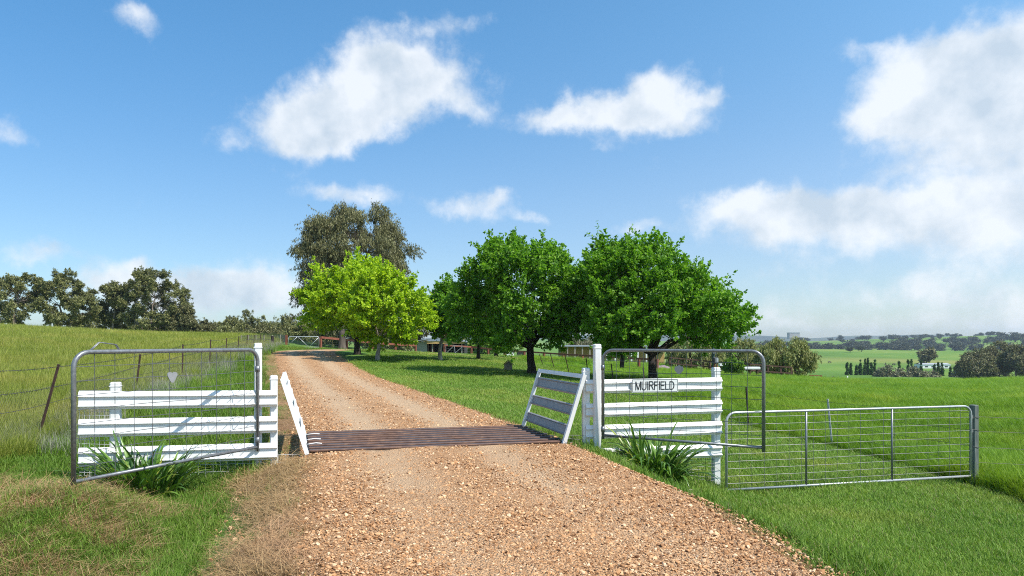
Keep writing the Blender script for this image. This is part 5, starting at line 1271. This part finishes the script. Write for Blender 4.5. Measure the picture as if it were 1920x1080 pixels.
def blade_clump(name, m, n, h0, h1, w, spread, bend, seed, segs=3, flat=0.0):
    g = np.random.default_rng(seed); V = []; Fc = []
    for i in range(n):
        a = g.uniform(0, 2*math.pi); r = spread*math.sqrt(g.random()); bx, by = r*math.cos(a), r*math.sin(a)
        da = g.uniform(0, 2*math.pi); h = g.uniform(h0, h1); bd = g.uniform(.15, 1)*bend; dx, dy = math.cos(da), math.sin(da); ww = w*g.uniform(.7, 1.3)
        sx, sy = -dy*ww, dx*ww; o = len(V); lean0 = g.uniform(0, .25) + flat
        for k in range(segs+1):
            t = k/segs; out = h*(lean0*t + bd*t*t); up = h*(t*(1-.35*bd*t))*(1-.72*flat) + .004*flat; s = (1 - t**1.8)
            if k < segs: V += [(bx+dx*out-sx*s*.5, by+dy*out-sy*s*.5, up), (bx+dx*out+sx*s*.5, by+dy*out+sy*s*.5, up)]
            else: V.append((bx+dx*out, by+dy*out, up))
        for k in range(segs-1): q = o+2*k; Fc.append((q, q+1, q+3, q+2))
        q = o+2*(segs-1); Fc.append((q, q+1, q+2))
    me = bpy.data.meshes.new(name); me.from_pydata(V, [], Fc); me.materials.append(M[m])
    return bpy.data.objects.new(name, me)      # kept out of the scene: only instanced
def logsample(n, y0, y1, x0f, x1f):
    y = np.exp(rng.uniform(math.log(y0), math.log(y1), n)); t = rng.uniform(0, 1, n); xa, xb = x0f(y), x1f(y); return xa + (xb-xa)*t, y
def scatter(name, proto, x, y, smin, smax, y0=6., pw=.45, tilt=.12, zoff=0., wide=None, maxs=9, mult=1.0, zcap=1.35):
    if len(x) == 0: return
    z = height(x, y) + zoff; n = len(x); k = np.minimum((np.maximum(y, y0)/y0)**pw, maxs); s = rng.uniform(smin, smax, n)*mult
    sc = np.stack([s*(wide(k) if wide else k), s*(wide(k) if wide else k), s*np.minimum(k, zcap)], -1)
    rot = np.stack([rng.normal(0, tilt, n), rng.normal(0, tilt, n), rng.uniform(0, 6.28, n)], -1)
    gn_scatter(name, proto, np.stack([x, y, z], -1), rot, sc)
edge = lambda y: .78*(y+.3)+2.2
def keep(*c):
    k = np.ones(len(c[0]), bool)
    for a in c: k &= a
    return k
B_short = blade_clump('short_grass_clump', 'g_lawn', 34, .022, .062, .0052, .125, .8, 1)
B_long = blade_clump('long_grass_clump', 'g_long', 30, .16, .42, .0085, .16, .75, 2, 4)
B_field = blade_clump('paddock_grass_clump', 'g_field', 30, .22, .50, .007, .17, .5, 3, 4)
B_rough = blade_clump('verge_grass_clump', 'g_rough', 24, .05, .19, .0075, .12, .95, 4, 4)
B_grey = blade_clump('dead_weed_clump', 'g_grey', 22, .25, .62, .006, .16, .5, 5, 4)
B_straw = blade_clump('straw_clump', 'g_straw', 20, .06, .19, .0030, .15, .4, 6, 3, flat=1.15)
# mown lawn, right of the road
x, y = logsample(76000, 4.3, 52, lambda y: np.full_like(y, -9.), lambda y: np.minimum(long_line_x(y)+.1, edge(y)))
d, zr, k_ = road_sd(x, y)
m_ = keep(d > np.interp(y, [3.5, 4.8, 6, 7.4, 9, 13], [1.35, 1.56, 1.84, 2.08, 2.16, 2.05]) + .24*(fbm(x, y, .6, 31)), ~in_grid(x, y, .1)); scatter('lawn_grass', B_short, x[m_], y[m_], .8, 1.35, 6, .62)
x, y = x[m_], y[m_]; m_ = (rng.random(len(x)) < .022) & (fbm(x, y, 1.2, 61) > .42); scatter('lawn_tufts', B_rough, x[m_], y[m_], .25, .55, 6, .4)
x, y = logsample(20000, 52, 78, lambda y: np.full_like(y, -14.), lambda y: np.full_like(y, 4.)); d, zr, k_ = road_sd(x, y); m_ = d < -2.2; m_ |= (d > 2.2) & (d < 30)
scatter('far_lawn_grass', B_short, x[m_], y[m_], .8, 1.3, 6, .6)
# longer tufts along the right edge of the gravel and under the fence
x, y = logsample(5200, 4.6, 13, lambda y: -.6*np.ones_like(y), lambda y: 6+0*y); d, zr, k_ = road_sd(x, y)
e0 = np.interp(y, [3.5, 4.8, 6, 7.4, 9, 13], [1.45, 1.66, 1.94, 2.16, 2.25, 2.1]); m_ = (d > e0) & (d < e0 + .2 + .5*fbm(x, y, .8, 33)) | (d > 2.1) & (np.abs(y - 11.2 - .17*(x-1.2)) < .16) & (fbm(x, y, .5, 2) > .4)
scatter('verge_grass', B_rough, x[m_], y[m_], .6, 1.1, 6, .3)
# lush long grass beyond the picket line
x, y = logsample(62000, 6, 95, lambda y: long_line_x(y)-.1, edge); m_ = x > long_line_x(y) + .25*fbm(x, y, .9, 35)
x, y = x[m_], y[m_]; scatter('long_grass', B_long, x, y, .5, 1.05, 9, .55, mult=np.clip(.62 + (x-long_line_x(y))/2.0, .62, 1)*(.65+.75*fbm(x, y, 2.6, 51)), zcap=1.0)
x = rng.uniform(8.55, 12.0, 1500); y = rng.uniform(10.3, 13.6, 1500); m_ = fbm(x, y, .8, 71) > .38; scatter('post_side_grass', B_long, x[m_], y[m_], .9, 1.55, 20)
# left paddock
x, y = logsample(64000, 8, 95, lambda y: -edge(y)-1, lambda y: field_line_x(y)+.3); m_ = x < field_line_x(y) - .1 + .5*fbm(x, y, 1.5, 37)
scatter('paddock_grass', B_field, x[m_], y[m_], .55, 1.0, 10, .55)
# rough strip between the paddock fence and the road, beyond the left rails
x, y = logsample(26000, 9.6, 60, lambda y: field_line_x(y)-.5, lambda y: np.full_like(y, 0.)); d, zr, k_ = road_sd(x, y)
m_ = keep(d < -2.35 - .6*fbm(x, y, 1.1, 39), x > field_line_x(y)-.4, rng.random(len(x)) < .35 + .9*smooth((np.abs(d)-2.6)/1.2))
scatter('strip_grass', B_rough, x[m_], y[m_], .7, 1.35, 9, .5)
x, y = logsample(9000, 7, 58, lambda y: field_line_x(y)-.5, lambda y: field_line_x(y)+1.0); m_ = (fbm(x, y, 2.0, 41) > .40) & (y > 11)
scatter('fence_line_weeds', B_grey, x[m_][:1300], y[m_][:1300], .5, .95, 12, .35)
scatter('fence_line_grass', B_long, x[m_][1300:], y[m_][1300:], .5, 1.0, 12, .35)
# near left corner: green tufts between straw
x, y = logsample(26000, 4.6, 9.9, lambda y: -edge(y)-.6, lambda y: np.full_like(y, -1.)); dry, fld, lng, far, soil, tan, d = zones(x, y)
m_ = keep(d < -2.9, rng.random(len(x)) > dry*.86 + .02)
scatter('corner_grass', B_rough, x[m_], y[m_], .45, .95, 6, .2)
x2, y2 = x[(rng.random(len(x)) < .5) & (d < -2.75)], y[(rng.random(len(x)) < .5)[:len(y)] & (d < -2.75)][:0]
x, y = logsample(22000, 4.6, 9.9, lambda y: -edge(y)-.6, lambda y: np.full_like(y, -1.)); dry, fld, lng, far, soil, tan, d = zones(x, y)
m_ = keep(d < -2.85, rng.random(len(x)) > dry*.9 + .1); scatter('corner_lawn', B_short, x[m_], y[m_], .8, 1.4, 6, .3)
m_ = keep(d < -1.92, dry > .3, rng.random(len(x)) < .6); scatter('corner_straw', B_straw, x[m_], y[m_], .7, 1.3, 6, .2, tilt=.25)
x, y = logsample(30000, 4.2, 48, lambda y: np.full_like(y, -17.), lambda y: np.full_like(y, 0.)); d, zr, k_ = road_sd(x, y)
m_ = keep(d < -2.05, d > -3.15 + .7*fbm(x, y, .9, 43), rng.random(len(x)) < np.where(y < 12, .42, .7)); scatter('bank_straw', B_straw, x[m_], y[m_], .6, 1.25, 6, .35, tilt=.2)
m_ = keep(d < -2.0, d > -3.2, rng.random(len(x)) < .10); scatter('bank_weeds', B_rough, x[m_], y[m_], .3, .7, 6, .2)
# stones
def stone_proto(name, seed):
    import bmesh
    g = np.random.default_rng(seed); bm = bmesh.new(); bmesh.ops.create_icosphere(bm, subdivisions=1, radius=1.0)
    for v in bm.verts: v.co *= g.uniform(.55, 1.2); v.co.z *= .6; v.co.x *= 1.15
    me = bpy.data.meshes.new(name); bm.to_mesh(me); bm.free(); me.materials.append(M['stone']); return bpy.data.objects.new(name, me)
for k in range(3):
    x, y = logsample(60000, 3.9, 40, lambda y: -edge(y), lambda y: np.full_like(y, 3.5)); d, zr, i_ = road_sd(x, y)
    w = np.where(d > 0, np.interp(y, [3.5, 4.8, 6, 7.4, 9, 13], [1.42, 1.62, 1.92, 2.17, 2.28, 2.1]), 2.22)
    tr = np.exp(-((np.abs(d+.05)-.78)/.34)**2)*np.clip((y-5.5)/5, 0, .93)
    m_ = keep(np.abs(d) < np.where(y > 13, 1.98, w) + np.where((d < 0) & (y < 12), .9, .25)*rng.random(len(x))**3, ~in_grid(x, y, .03), rng.random(len(x)) > tr)
    x, y, d = x[m_], y[m_], d[m_]; n = len(x)
    z = height(x, y, False) + .012 + np.clip(.034*np.cos(np.clip(d/2.3, -1, 1)*math.pi/2)**.9, 0, 1) - .018*np.exp(-((np.abs(d+.05)-.78)/.27)**2) + .004
    s = np.clip(rng.lognormal(math.log(.0080), .46, n), .004, .027)*np.clip((y/5.5)**.22, .9, 1.45)
    gn_scatter('gravel_stones', stone_proto('gravel_stone', 300+k), np.stack([x, y, z], -1), rng.uniform(0, 6.28, (n, 3))*np.array([.12,.12,1]), np.stack([s*rng.uniform(.8,1.3,n), s, s*rng.uniform(.6,1.1,n)], -1))
# droppings of gravel lodged in the cattle grid
x = rng.uniform(-3.6, .8, 9000); y = rng.uniform(10.2, 13.3, 9000); m_ = in_grid(x, y, -.08); x, y = x[m_], y[m_]; s = rng.uniform(.006, .02, len(x))
gn_scatter('lodged_stones', stone_proto('lodged_stone', 310), np.stack([x, y, np.full(len(x), -.10)], -1), rng.uniform(0, 6.28, (len(x), 3)), np.stack([s, s, s], -1))

# ------------------------------------------------------------------ haze: one closed box of even, pale air
def haze():
    m = bpy.data.materials.new('pale_air'); m.use_nodes = True; g = NT(m.node_tree)
    v = g.n('ShaderNodeVolumePrincipled', {'Color': (.72,.84,1.0,1), 'Density': .00012, 'Anisotropy': .2})
    o = g.n('ShaderNodeOutputMaterial'); g.t.links.new(v.outputs[0], o.inputs['Volume'])
    b = MB(); b.box((1000, 2500, 20), (9500,0,0), (0,2600,0), (0,0,66)); h = b.build('haze', m, kind='stuff')
haze()
